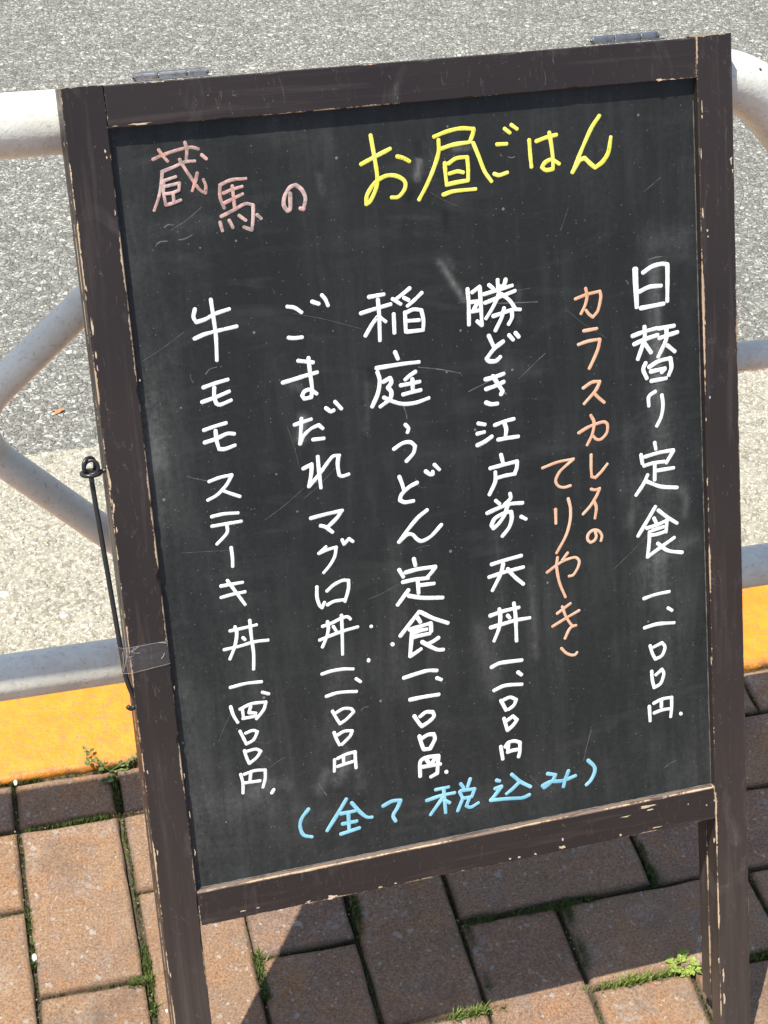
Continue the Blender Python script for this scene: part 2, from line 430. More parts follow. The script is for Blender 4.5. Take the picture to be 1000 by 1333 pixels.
def box_bm(x0, x1, y0, y1, z0, z1, bevel=0, seg=2):
    bm = bmesh.new(); bmesh.ops.create_cube(bm, size=1)
    for v in bm.verts:
        v.co = Vector(((x0+x1)/2 + v.co.x*(x1-x0), (y0+y1)/2 + v.co.y*(y1-y0), (z0+z1)/2 + v.co.z*(z1-z0)))
    if bevel: bmesh.ops.bevel(bm, geom=bm.edges[:], offset=bevel, segments=seg, affect='EDGES', profile=.6)
    return bm

# ================================================================= SETTING
ROAD_Z = -0.12
structure(sheet('road', -60, 60, 1.813, 60, ROAD_Z, M_['asphalt']))
# the concrete lies a few millimetres proud of the asphalt with a broken edge
bm = bmesh.new(); A = []; B = []
N = 700
for i in range(N+1):
    x = -3.5 + 7*i/N
    e = 1.815 + .0035*noise.noise(Vector((x*40, 0, 0))) + .003*noise.noise(Vector((x*160, 3, 0)))
    A.append(bm.verts.new((x, 1.29, ROAD_Z+.004))); B.append(bm.verts.new((x, e, ROAD_Z+.004)))
D = [bm.verts.new((v.co.x, v.co.y+.002, ROAD_Z-.006)) for v in B]
for i in range(N):
    bm.faces.new((A[i], A[i+1], B[i+1], B[i])); bm.faces.new((B[i], B[i+1], D[i+1], D[i]))
structure(link('gutter', bm, M_['gutter']))
# kerb: rounded arris on both sides, slightly uneven inner edge
bm = bmesh.new(); prof = []
def kerb_prof(x):
    j = .0022*noise.noise(Vector((x*25, 5, 0))) + .0018*noise.noise(Vector((x*90, 8, 0)))
    y0 = 1.1535 + j; y1 = 1.300; r = .006; P = [(y0, -.16)]
    for k in range(5):
        a = math.pi/2*k/4; P.append((y0 + r - r*math.cos(a), .001 - r + r*math.sin(a)))
    R2 = .018
    for k in range(7):
        a = math.pi/2*k/6; P.append((y1 - R2 + R2*math.sin(a), .001 - R2 + R2*math.cos(a)))
    P.append((y1+.006, -.16)); return P
rows = []
for i in range(701):
    x = -3.5 + 7*i/700
    rows.append([bm.verts.new((x, y, z)) for y, z in kerb_prof(x)])
for i in range(700):
    for k in range(len(rows[0])-1):
        bm.faces.new((rows[i][k], rows[i+1][k], rows[i+1][k+1], rows[i][k+1]))
bmesh.ops.recalc_face_normals(bm, faces=bm.faces)
structure(link('kerb', bm, M_['kerb'], smooth=True))

# pavement: soil bed with individual bricks; plain paving sheet farther off
pav = structure(sheet('pavement', -3.5, 3.5, -1.0, 1.16, -.0075, M_['soil']))
CP = .0985
def colx(c): return -.028 + (c-1)*CP + (.0025 if c == 2 else 0)
def rowy(r): return 1.0885 - (r-1)*CP*.978      # upper (kerb-side) border of row r
def brick_mesh(name, w, d, seed):
    bm = bmesh.new(); rnd = random.Random(seed)
    nx = max(3, round(w/.028)); ny = max(3, round(d/.028))
    lay = bm.verts.layers.float.new('rim')
    def ring(ins, z, jit):
        pts = []
        x0, x1, y0, y1 = -w/2+ins, w/2-ins, -d/2+ins, d/2-ins
        per = [(x0+(x1-x0)*i/nx, y0) for i in range(nx)] + [(x1, y0+(y1-y0)*i/ny) for i in range(ny)] + \
              [(x1-(x1-x0)*i/nx, y1) for i in range(nx)] + [(x0, y1-(y1-y0)*i/ny) for i in range(ny)]
        for k, (x, y) in enumerate(per):
            v = bm.verts.new((x+rnd.uniform(-jit, jit), y+rnd.uniform(-jit, jit), z+rnd.uniform(-jit, jit)*.5)); v[lay] = 1; pts.append(v)
        return pts
    R0 = ring(0, -.02, .0003); R1 = ring(.0002, -.0035, .0009); R2 = ring(.0022, -.0005, .0011); R3 = ring(.0050, 0, .0005)
    for v in R3: v[lay] = 0
    for v in R2: v[lay] = .55
    for a, b in ((R0, R1), (R1, R2), (R2, R3)):
        n = len(a)
        for k in range(n): bm.faces.new((a[k], a[(k+1) % n], b[(k+1) % n], b[k]))
    bm.faces.new(R3)
    me = bpy.data.meshes.new(name); bm.to_mesh(me); bm.free(); me.materials.append(M_['brick'])
    for p in me.polygons: p.use_smooth = len(p.vertices) == 4
    return me
GAP = .0039
RP = CP*.978
hm = [brick_mesh('brick', 2*CP-GAP, RP-GAP, k) for k in range(3)]
vm = [brick_mesh('brick', CP-GAP, 2*RP-GAP, 10+k) for k in range(3)]
sm_ = [brick_mesh('brick', CP-GAP, RP-GAP, 30+k) for k in range(2)]
cm = [brick_mesh('brick', CP-GAP, .0600-.003, 20+k) for k in range(3)]
def put_brick(me, x, y):
    o = bpy.data.objects.new('brick', me); C.objects.link(o); o.parent = pav
    o.location = (x+random.uniform(-.0008, .0008), y+random.uniform(-.0008, .0008), random.uniform(-.0012, .0006))
    o.rotation_euler = (random.uniform(-.004, .004), random.uniform(-.004, .004), random.uniform(-.006, .006) + (math.pi if random.random() < .5 else 0))
for c in range(-14, 20):
    put_brick(random.choice(cm), colx(c)+CP/2, (1.1485+1.0885)/2 + .0003)
    for r in range(1, 14):
        m = (c-r+3) % 12
        if m in (1, 3, 5): put_brick(random.choice(vm), colx(c)+CP/2, rowy(r)-RP)
        elif m in (0, 2, 4) and r == 1: put_brick(random.choice(sm_), colx(c)+CP/2, rowy(1)-RP/2)
        elif m in (6, 8, 10): put_brick(random.choice(hm), colx(c)+CP, rowy(r)-RP/2)
structure(sheet('footpath', -60, 60, -60, rowy(13)-.06, -.003, M_['far']))
structure(sheet('ground', -80, 80, -80, 80, -.30, M_['rebar']))

CHALK = [
 ('P',23,[[595,537,677,510,786,486,875,477,926,494],[642,473,667,518,698,560],[835,439,842,495,830,563],[944,535,977,568],[646,628,728,605,820,575,891,575],[651,628,631,726,604,809,564,892],[783,554,815,622,860,704,905,778,943,807,952,756,939,711],[900,660,881,715,851,781],[652,693,644,770,651,862,701,854,761,838],[662,690,743,671],[657,732,715,725,765,717,755,768,709,781,656,784],[711,789,711,842]]),
 ('P',24,[[1056,757,1047,844,1070,925],[1060,757,1144,731,1248,732],[1072,820,1137,800,1215,785],[1073,890,1139,866,1214,838],[1144,774,1145,853,1146,932],[1041,983,1140,945,1226,909,1283,924,1275,1007,1257,1102,1200,1074],[1028,1022,1040,1085],[1097,1015,1119,1071],[1172,988,1218,1028],[1304,996,1333,1026]]),
 ('P',27,[[1565,867,1555,981,1534,993,1510,950,1520,889,1563,827,1610,810,1653,849,1675,913,1654,991,1630,982]]),
 ('Y',29,[[2204,509,2219,653,2231,799,2218,887,2163,983,2132,1002,2143,936,2209,853,2295,811,2377,818,2439,863,2435,919,2383,971,2330,971],[2114,710,2224,665,2345,618],[2394,678,2440,693,2486,722]]),
 ('Y',29,[[2688,562,2792,532,2901,519,3003,531],[3003,535,2993,566,2967,620],[2722,587,2716,676,2673,784,2610,902,2540,1008],[2730,655,2834,632,2961,625],[2991,633,3027,732,3068,849,3118,927],[2759,758,2759,837,2763,922],[2786,766,2851,733,2936,731,2939,808,2933,904],[2789,840,2856,829,2898,841],[2772,917,2851,908,2930,904],[2730,990,2810,972,2987,972]]),
 ('Y',29,[[3246,551,3285,584],[3300,527,3344,561],[3178,660,3255,663],[3143,874,3181,888,3248,874]]),
 ('Y',29,[[3437,650,3439,753,3444,851],[3492,665,3573,644,3658,631],[3601,609,3614,717,3620,810,3617,882,3560,885,3528,864,3552,830,3609,811,3669,848]]),
 ('Y',30,[[4013,521,3946,602,3873,730,3773,922],[3773,922,3833,840,3879,823,3923,869,3961,903,4026,863,4074,799,4100,688]]),
 ('W',27,[[781,1625,764,1683,780,1722,852,1707,921,1678,1033,1654],[904,1569,910,1700,914,1841,903,2019],[754,1841,831,1817,937,1802,1076,1787]]),
 ('W',28,[[781,2208,869,2188,970,2172],[760,2315,868,2291,971,2261],[863,2218,856,2280,867,2339,895,2352,978,2329]]),
 ('W',28,[[752,2527,835,2509,923,2495],[747,2621,835,2604,925,2576,977,2585],[839,2542,839,2614,851,2684,894,2690,973,2672]]),
 ('W',25,[[750,2921,834,2901,927,2894],[927,2896,876,2968,801,3031,726,3062],[843,3003,907,3037,972,3069]]),
 ('W',25,[[741,3193,834,3185,945,3194],[736,3267,845,3264,963,3262],[850,3267,849,3327,815,3366,760,3411]]),
 ('W',25,[[865,3454,867,3530,862,3605]]),
 ('W',25,[[755,3745,836,3743,925,3742],[748,3835,838,3824,937,3820],[810,3708,868,3814,927,3921]]),
 ('W',25,[[789,4112,891,4107,999,4098],[729,4255,854,4247,969,4232,1077,4237],[831,4085,840,4139,815,4240,766,4338],[950,4052,950,4193,954,4324,942,4452],[883,4182,898,4202]]),
 ('W',25,[[745,4569,869,4558,994,4566],[991,4653,1041,4676]]),
 ('W',25,[[732,4725,747,4800,775,4865],[803,4760,897,4732,1012,4738,989,4797,925,4863],[822,4772,824,4836],[889,4754,870,4801,924,4815],[818,4840,927,4840]]),
 ('W',25,[[785,4940,803,4992,825,5057,885,5032,922,4972,887,4953,828,4966]]),
 ('W',25,[[805,5108,814,5165,832,5223,893,5186,933,5139,895,5113,825,5118]]),
 ('W',25,[[755,5300,765,5376,758,5461],[783,5306,866,5291,952,5302,945,5375,921,5444],[836,5298,824,5363],[776,5378,903,5385],[985,5507,1005,5480]]),
 ('W',28,[[1467,1686,1522,1701,1571,1741],[1657,1670,1708,1693],[1736,1631,1760,1664,1777,1713],[1454,1917,1497,1925,1559,1926]]),
 ('W',29,[[1512,2098,1569,2111,1626,2125],[1379,2248,1469,2233,1569,2215,1650,2203],[1593,2086,1595,2200,1600,2315,1589,2385,1535,2391,1519,2367,1540,2334,1585,2327,1631,2364]]),
 ('W',29,[[1693,2483,1730,2514,1753,2508],[1768,2444,1813,2503]]),
 ('W',28,[[1440,2579,1504,2566,1572,2553],[1498,2538,1489,2608,1469,2731],[1469,2731,1503,2673,1561,2627,1626,2605,1655,2635],[1572,2711,1657,2713]]),
 ('W',28,[[1598,2847,1597,2938,1601,3093],[1476,2925,1546,2899,1535,2974,1508,3070],[1508,3070,1592,2991,1712,2863,1767,2862],[1759,2866,1747,2932,1754,3015,1780,3027,1827,3018]]),
 ('W',28,[[1499,3320,1619,3306,1753,3296],[1748,3297,1707,3347,1629,3408],[1571,3390,1610,3406,1661,3455]]),
 ('W',26,[[1732,3528,1744,3565,1787,3528,1816,3555],[1539,3608,1599,3564],[1539,3608,1613,3588,1680,3579,1662,3651,1617,3716,1564,3767]]),
 ('W',26,[[1500,3872,1494,3959,1508,4025,1526,4048,1549,4008],[1576,3920,1635,3878,1708,3854,1755,3861,1749,3929,1713,4027],[1570,4032,1623,4012,1710,4012]]),
 ('W',26,[[1516,4200,1593,4185,1666,4161,1722,4154,1744,4178],[1483,4308,1584,4284,1681,4265,1798,4252],[1559,4167,1561,4228,1539,4297,1501,4368],[1675,4134,1671,4239,1657,4456],[1602,4215,1622,4255]]),
 ('W',26,[[1905,4265,1909,4269]]),
 ('W',26,[[1863,4538,1865,4541]]),
 ('W',26,[[1477,4590,1557,4578,1653,4579,1732,4593],[1749,4678,1783,4709]]),
 ('W',26,[[1496,4781,1581,4768,1661,4773,1744,4785]]),
 ('W',26,[[1861,4544,1864,4549]]),
 ('W',26,[[1535,4913,1563,4981,1587,5031,1641,5004,1706,4953,1689,4922,1625,4909,1567,4931]]),
 ('W',26,[[1533,5094,1548,5154,1568,5208],[1559,5122,1617,5100,1681,5108,1661,5150,1588,5208]]),
 ('W',26,[[1517,5325,1507,5424],[1542,5321,1617,5298,1690,5291,1687,5350,1687,5430],[1592,5306,1588,5373],[1536,5388,1610,5377,1676,5369]]),
 ('W',29,[[2095,1686,2213,1679],[2023,1801,2138,1779,2261,1759],[2164,1713,2165,1826,2156,2022],[2151,1842,2101,1897,2045,1974],[2164,1843,2211,1884],[2419,1655,2362,1692,2300,1728],[2278,1721,2338,1766],[2368,1723,2403,1744],[2511,1700,2448,1749,2391,1787],[2278,1835,2273,1979],[2367,1832,2363,1981],[2373,1837,2434,1818,2497,1830,2508,1910,2500,1984],[2373,1899,2474,1904],[2367,1981,2495,1983]]),
 ('W',30,[[2267,2124,2286,2179],[2111,2229,2221,2225,2340,2222,2450,2224],[2117,2260,2130,2324,2109,2420,2055,2520],[2157,2341,2213,2317,2220,2354,2189,2390,2214,2424,2201,2476,2119,2528],[2152,2461,2209,2495,2298,2530,2400,2534,2508,2512],[2417,2294,2369,2319,2331,2345],[2291,2385,2365,2381,2444,2375],[2388,2348,2385,2446],[2304,2458,2369,2449,2448,2441]]),
 ('W',29,[[2306,2694,2330,2727,2319,2756],[2200,2873,2273,2836,2335,2836,2372,2871,2355,2925,2293,2982]]),
 ('W',29,[[2227,3095,2245,3154,2255,3200],[2368,3163,2300,3189,2234,3240,2217,3282,2255,3305,2327,3305],[2441,3082,2475,3113,2497,3116,2499,3094],[2516,3040,2553,3085]]),
 ('W',29,[[2432,3394,2352,3444,2265,3528,2183,3618],[2183,3618,2254,3567,2298,3573,2331,3614,2370,3638,2448,3610,2540,3530]]),
 ('W',31,[[2295,3771,2304,3828],[2169,3841,2198,3905],[2217,3872,2321,3861,2467,3863],[2466,3865,2429,3908,2392,3941],[2190,3947,2289,3941,2400,3947],[2313,3962,2313,4057],[2320,3994,2444,3999],[2232,4018,2185,4070,2134,4126],[2229,4065,2338,4100,2508,4127]]),
 ('W',31,[[2308,4212,2220,4301,2137,4387],[2320,4218,2411,4281,2537,4346],[2291,4261,2310,4299],[2216,4348,2312,4334,2395,4322,2394,4392],[2248,4380,2309,4369,2357,4368],[2236,4373,2219,4475,2204,4569],[2204,4569,2253,4547,2298,4524],[2246,4414,2315,4409,2380,4407],[2451,4454,2397,4480,2353,4490],[2311,4465,2377,4516,2435,4553,2483,4561]]),
 ('W',31,[[2067,4442,2071,4448]]),
 ('W',31,[[2139,4742,2257,4724,2345,4716,2418,4729],[2414,4792,2448,4812]]),
 ('W',31,[[2176,4935,2288,4932,2420,4935]]),
 ('W',31,[[2202,5080,2231,5137,2257,5180,2313,5156,2366,5115,2360,5076,2303,5065,2251,5094]]),
 ('W',31,[[2232,5260,2243,5322,2259,5381,2313,5387,2360,5311,2355,5267,2305,5262,2250,5285]]),
 ('W',32,[[2213,5609,2224,5482,2275,5457,2379,5460],[2379,5460,2370,5528,2360,5608],[2360,5610,2304,5631],[2236,5531,2311,5533,2390,5536],[2274,5470,2303,5523],[2348,5480,2312,5525]]),
 ('W',32,[[2436,5612,2439,5617]]),
 ('W',30,[[2876,1713,2878,1823,2870,1986],[2911,1743,2974,1706],[2975,1711,2975,1834,2974,2003,2938,1968],[2892,1816,2967,1816],[2902,1888,2958,1886],[2952,1823,2917,1872],[3049,1701,3080,1731],[3121,1670,3120,1727],[3186,1673,3175,1707,3150,1730],[3003,1767,3111,1748,3235,1726],[3008,1834,3127,1803,3256,1769],[3132,1719,3118,1789,3066,1880,3009,1954],[3147,1783,3209,1839,3248,1901],[3247,1910,3290,1917],[3066,1943,3138,1929,3219,1911,3220,1969,3189,2019],[3159,1891,3136,1960,3078,2056]]),
 ('W',31,[[3024,2089,3057,2174],[3139,2148,3065,2193,2995,2266,3012,2286,3069,2293,3108,2266],[3189,2105,3220,2144],[3242,2093,3268,2128]]),
 ('W',31,[[2975,2426,3051,2417,3128,2400],[2975,2503,3057,2486,3125,2463],[3038,2407,3076,2475,3111,2534,3095,2560],[2968,2607,3010,2626,3062,2628]]),
 ('W',30,[[2895,2764,2949,2780],[2881,2845,2940,2839],[2875,2937,2940,2915,3001,2882],[3029,2796,3112,2776,3190,2767],[3111,2794,3122,2839,3112,2899],[3049,2915,3131,2912,3218,2912]]),
 ('W',30,[[3067,3038,3080,3107],[2970,3135,3073,3123,3198,3110],[3198,3113,3190,3167,3169,3208],[3011,3172,3006,3247,2951,3346],[3021,3221,3095,3211,3174,3209]]),
 ('W',30,[[3001,3403,3031,3434],[3123,3363,3125,3403,3072,3445],[2922,3494,3025,3465,3118,3447,3224,3454],[3100,3449,3067,3529,3017,3590,2969,3627,2952,3598,2983,3548,3059,3515,3124,3511,3125,3570,3098,3638,3038,3701],[3204,3564,3244,3590]]),
 ('W',30,[[2933,3920,3054,3902,3189,3887],[2906,4022,3048,4000,3200,3985],[3032,3931,3006,4009,2928,4137],[3066,3978,3121,4053,3192,4126]]),
 ('W',30,[[2894,4346,3012,4325,3143,4317],[2892,4446,3006,4432,3108,4420,3230,4420],[2976,4302,2980,4377,2962,4466,2916,4563],[3102,4273,3110,4383,3106,4596],[3043,4367,3059,4391]]),
 ('W',31,[[2879,4784,2944,4762,3020,4762,3142,4769],[3103,4866,3131,4893]]),
 ('W',30,[[2889,4987,2967,4963,3038,4964,3130,4977]]),
 ('W',30,[[2943,5084,2982,5176],[2971,5081,3024,5070,3074,5100,3052,5144,3006,5172]]),
 ('W',30,[[2960,5244,2983,5354,3034,5319,3072,5278,3038,5239,2988,5266]]),
 ('W',30,[[2917,5484,2928,5597],[2955,5496,2985,5461,3041,5459,3085,5480,3080,5557,3066,5604],[2984,5473,2977,5521],[2972,5544,3021,5537,3069,5539]]),
 ('O',24,[[3750,1889,3842,1865,3958,1851,3964,1898,3934,2002,3891,2047,3859,2020,3836,1987],[3840,1815,3849,1877,3830,1944,3792,2009]]),
 ('O',25,[[3808,2146,3920,2140],[3758,2248,3841,2231,3941,2227],[3942,2229,3921,2303,3884,2376,3841,2449]]),
 ('O',25,[[3782,2599,3859,2561,3926,2562],[3926,2565,3889,2628,3785,2725],[3872,2650,3912,2694,3956,2736]]),
 ('O',24,[[3726,2954,3821,2914,3941,2892,3975,2916,3967,2985,3915,3030,3876,3025,3847,2992],[3837,2825,3862,2886,3843,2978,3795,3061]]),
 ('O',24,[[3825,3145,3820,3258,3822,3325,3851,3339,3903,3299,3961,3240]]),
 ('O',24,[[3812,3427,3847,3439,3887,3431],[3885,3435,3854,3493,3801,3562,3733,3624],[3837,3538,3850,3588,3834,3673]]),
 ('O',24,[[3831,3784,3839,3829,3818,3860,3787,3870,3763,3842,3770,3799,3812,3771,3861,3784,3888,3827,3878,3869]]),
 ('O',23,[[3406,3195,3537,3165,3675,3158],[3671,3161,3614,3198,3548,3249,3513,3313,3534,3361,3581,3379,3637,3372]]),
 ('O',24,[[3500,3547,3497,3665],[3612,3476,3627,3558,3618,3665,3576,3782,3490,3912]]),
 ('O',23,[[3399,4063,3468,4023,3550,3986,3647,3974,3681,4010,3667,4063,3624,4119,3587,4124],[3496,3950,3484,4026,3501,4161,3547,4295],[3585,3925,3535,3979]]),
 ('O',23,[[3468,4424,3588,4357],[3422,4527,3542,4476,3661,4429],[3515,4372,3542,4460,3579,4530,3598,4553],[3627,4552,3590,4556,3561,4583,3525,4648],[3489,4726,3527,4773,3574,4801,3607,4803,3624,4786]]),
 ('W',33,[[4258,1709,4257,1846,4263,2011],[4270,1710,4267,1847,4267,2011],[4327,1747,4403,1708,4487,1695,4539,1705],[4538,1709,4534,1834,4527,1993],[4288,1893,4378,1864,4477,1866],[4297,2023,4391,2017,4495,2010]]),
 ('W',33,[[4219,2236,4318,2213,4427,2198],[4230,2303,4335,2272,4435,2253],[4325,2174,4321,2270,4258,2425],[4320,2305,4373,2386],[4446,2202,4579,2196],[4448,2281,4525,2264,4606,2250],[4513,2197,4504,2301,4433,2429],[4517,2347,4577,2402],[4323,2464,4300,2514,4328,2588],[4350,2502,4432,2464,4537,2451,4544,2527,4519,2586],[4363,2539,4487,2528,4458,2556],[4365,2615,4494,2609]]),
 ('W',29,[[4400,2705,4342,2739,4339,2815],[4455,2741,4462,2825,4443,2917,4402,2988]]),
 ('W',30,[[4379,3122,4387,3177],[4256,3206,4265,3279],[4286,3228,4413,3210,4541,3206],[4541,3210,4514,3248,4474,3303],[4277,3301,4360,3289,4455,3290],[4373,3288,4367,3432],[4383,3356,4536,3354],[4306,3381,4265,3453,4199,3534],[4298,3434,4416,3493,4562,3523]]),
 ('W',30,[[4366,3656,4292,3760,4204,3881],[4390,3690,4471,3763,4553,3824],[4350,3751,4367,3790],[4283,3826,4380,3810,4464,3786,4452,3883],[4307,3860,4297,3969,4280,4071],[4280,4071,4359,4028,4523,3943],[4313,3892,4377,3890,4441,3879],[4333,3852,4430,3836],[4374,3969,4462,4044,4590,4080]]),
 ('W',29,[[4235,4423,4344,4405,4464,4400],[4449,4541,4483,4567]]),
 ('W',29,[[4231,4678,4346,4664,4499,4679]]),
 ('W',29,[[4276,4843,4293,4911,4319,4969,4380,4947,4410,4878,4384,4836,4308,4860]]),
 ('W',29,[[4282,5070,4285,5146,4299,5219,4360,5192,4391,5111,4376,5070,4319,5109]]),
 ('W',29,[[4249,5378,4252,5510],[4290,5359,4366,5335,4455,5335,4452,5427,4441,5507],[4361,5344,4358,5404],[4290,5446,4363,5432,4430,5434],[4532,5494,4537,5501]]),
 ('B',29,[[1269,5704,1208,5770,1187,5839,1208,5918,1275,5950]]),
 ('B',30,[[1584,5682,1507,5788,1404,5922],[1626,5723,1689,5818,1741,5873,1783,5882],[1528,5799,1648,5799],[1534,5890,1654,5890],[1590,5812,1584,5968],[1513,5975,1671,5953]]),
 ('B',30,[[1882,5805,1963,5777,2034,5784,2001,5845,1961,5904,1978,5957]]),
 ('B',29,[[2335,5752,2447,5751],[2252,5832,2374,5813,2495,5811],[2404,5756,2405,5864,2406,5971],[2390,5834,2277,5962],[2413,5865,2446,5890],[2551,5742,2575,5782],[2636,5714,2609,5780],[2538,5810,2560,5874],[2547,5803,2668,5810,2638,5875],[2560,5874,2638,5875],[2560,5874,2510,5975],[2621,5875,2586,5946,2623,5966,2691,5940]]),
 ('B',30,[[2862,5774,2888,5786],[2844,5846,2903,5836,2837,5907,2800,5941],[2800,5941,2939,5955,3080,5975,3142,5960],[2996,5747,3070,5828,3155,5891],[3052,5834,2997,5877,2942,5910]]),
 ('B',31,[[3311,5805,3381,5828,3352,5876,3278,5924,3261,5903,3333,5881,3440,5894,3558,5872],[3498,5815,3468,5881,3446,5949]]),
 ('B',31,[[3677,5756,3731,5825,3729,5879,3690,5944,3652,5973]]),
]
SMEAR = [(0.4412,0.2646,0.4319,0.4308,0.0124,0.24),(0.4491,0.2908,0.4439,0.5278,0.0124,0.128),(0.4425,0.1728,0.4421,0.2585,0.0056,0.5),(0.4407,0.1516,0.4616,0.152,0.0124,0.22400000000000003),(0.4442,0.237,0.4415,0.2772,0.0074,0.24),(0.4222,0.416,0.4711,0.3973,0.0056,0.2),(0.1621,0.5319,0.1529,0.55,0.005,0.75),(0.1441,0.5416,0.1365,0.5567,0.0037,0.32000000000000006),(0.1695,0.5433,0.1713,0.5604,0.005,0.27999999999999997),(0.0907,0.5422,0.0853,0.5464,0.0068,0.5),(0.1031,0.5433,0.1122,0.5465,0.0056,0.24),(0.0377,0.2016,0.0332,0.3174,0.0149,0.128),(0.03,0.2349,0.0356,0.2705,0.0124,0.11200000000000002),(0.0403,0.0909,0.0386,0.1345,0.0087,0.08000000000000002),(0.0389,0.4534,0.0372,0.5827,0.0112,0.12),(0.0353,0.5427,0.0822,0.5656,0.0136,0.11200000000000002),(0.0407,0.2248,0.0384,0.2709,0.0074,0.24),(0.2558,0.0717,0.2536,0.085,0.0022,0.9),(0.2844,0.0659,0.2964,0.0664,0.0019,0.5),(0.2671,0.1491,0.2841,0.179,0.0025,0.7),(0.2746,0.1476,0.2771,0.1548,0.0019,0.24),(0.3287,0.1751,0.3284,0.2019,0.0031,0.24),(0.3011,0.3709,0.2953,0.4872,0.0062,0.17600000000000002),(0.2802,0.4449,0.2867,0.4989,0.0074,0.2),(0.3255,0.4004,0.3255,0.4726,0.0037,0.24),(0.2159,0.3577,0.2094,0.4847,0.0087,0.096),(0.2041,0.2343,0.1982,0.2693,0.0037,0.16000000000000003),(0.1584,0.4495,0.156,0.5142,0.0099,0.2),(0.1512,0.254,0.1481,0.2685,0.0037,0.9),(0.1448,0.2267,0.1504,0.2303,0.0037,0.32000000000000006),(0.1789,0.0769,0.1796,0.088,0.0031,0.24),(0.0867,0.3377,0.0862,0.4621,0.0124,0.08000000000000002),(0.4166,0.299,0.4112,0.3492,0.0074,0.16000000000000003),(0.425,0.3415,0.4619,0.3566,0.005,0.24),(0.4213,0.3506,0.4135,0.3753,0.0056,0.2),(0.4651,0.3636,0.4613,0.3761,0.0031,0.24),(0.0653,0.5489,0.1378,0.5772,0.0087,0.096),(0.2273,0.5957,0.3631,0.5887,0.0099,0.064),(0.0544,0.1032,0.1279,0.0996,0.0062,0.096),(0.3034,0.2288,0.3409,0.2396,0.0087,0.064),(0.1426,0.0355,0.1836,0.0553,0.0124,0.08000000000000002),(0.3511,0.0531,0.3985,0.109,0.0186,0.048),(0.2049,0.2237,0.2071,0.2275,0.0031,-1.0),(0.2566,0.0595,0.2567,0.0674,0.0022,-1.1),(0.2493,0.0947,0.2454,0.0989,0.0025,-0.9),(0.274,0.1113,0.2754,0.1258,0.0031,-0.5)]
SCRATCH = [(0.0361,0.1957,0.0686,0.1781,0.0006,0.35),(0.0697,0.2102,0.0713,0.2161,0.0018,0.35),(0.081,0.211,0.0895,0.2069,0.0018,0.4),(0.1144,0.328,0.1464,0.3078,0.0006,0.5),(0.0665,0.1044,0.0903,0.0904,0.0012,0.25),(0.0718,0.1116,0.0816,0.1093,0.0024,0.35),(0.0555,0.1132,0.0634,0.1118,0.0024,0.35),(0.0623,0.1018,0.0691,0.1009,0.0024,0.3),(0.0587,0.2855,0.0738,0.2913,0.0009,0.5),(0.1508,0.1741,0.2015,0.1916,0.0006,0.2),(0.1383,0.2582,0.1448,0.2919,0.0006,0.3),(0.1456,0.3162,0.1735,0.2948,0.0006,0.3),(0.2444,0.2263,0.2779,0.2353,0.0018,0.4),(0.3252,0.2455,0.3479,0.2283,0.0009,0.35),(0.4356,0.1126,0.4502,0.1028,0.0009,0.5),(0.279,0.1813,0.3381,0.1762,0.0006,0.2),(0.2832,0.2504,0.3025,0.2438,0.0012,0.3),(0.3111,0.185,0.3438,0.1875,0.0018,0.35),(0.3663,0.1955,0.4,0.2225,0.0006,0.15),(0.4382,0.1651,0.4494,0.1639,0.0018,0.5),(0.3264,0.0759,0.3313,0.0763,0.0018,0.7),(0.3204,0.0731,0.3215,0.0749,0.0012,0.7),(0.3985,0.4122,0.4336,0.3849,0.0006,0.25),(0.2305,0.2556,0.2323,0.2649,0.0024,0.25),(0.137,0.5502,0.1424,0.5613,0.0018,0.6),(0.2347,0.2334,0.2328,0.2427,0.00072,0.4),(0.0982,0.5292,0.1125,0.5222,0.0006,0.4),(0.0882,0.5044,0.1014,0.5082,0.00072,0.5),(0.0961,0.5189,0.1,0.523,0.0018,0.3),(0.2308,0.3694,0.2435,0.3683,0.0006,0.2),(0.1904,0.404,0.2162,0.3955,0.0006,0.2),(0.0866,0.5203,0.0951,0.5286,0.0009,0.3),(0.3719,0.5488,0.3638,0.5749,0.0012,0.35),(0.3155,0.5792,0.3347,0.604,0.0006,0.2),(0.0612,0.4991,0.0724,0.4787,0.0006,0.2),(0.0483,0.3438,0.0857,0.3472,0.0006,0.15),(0.1832,0.493,0.1766,0.4951,0.0012,0.5),(0.4181,0.1791,0.4199,0.1823,0.0018,0.6),(0.3727,0.1182,0.3655,0.135,0.0006,0.2),(0.4366,0.5963,0.4475,0.5914,0.0012,0.4),(0.263,0.096,0.2863,0.1097,0.0006,0.2)]
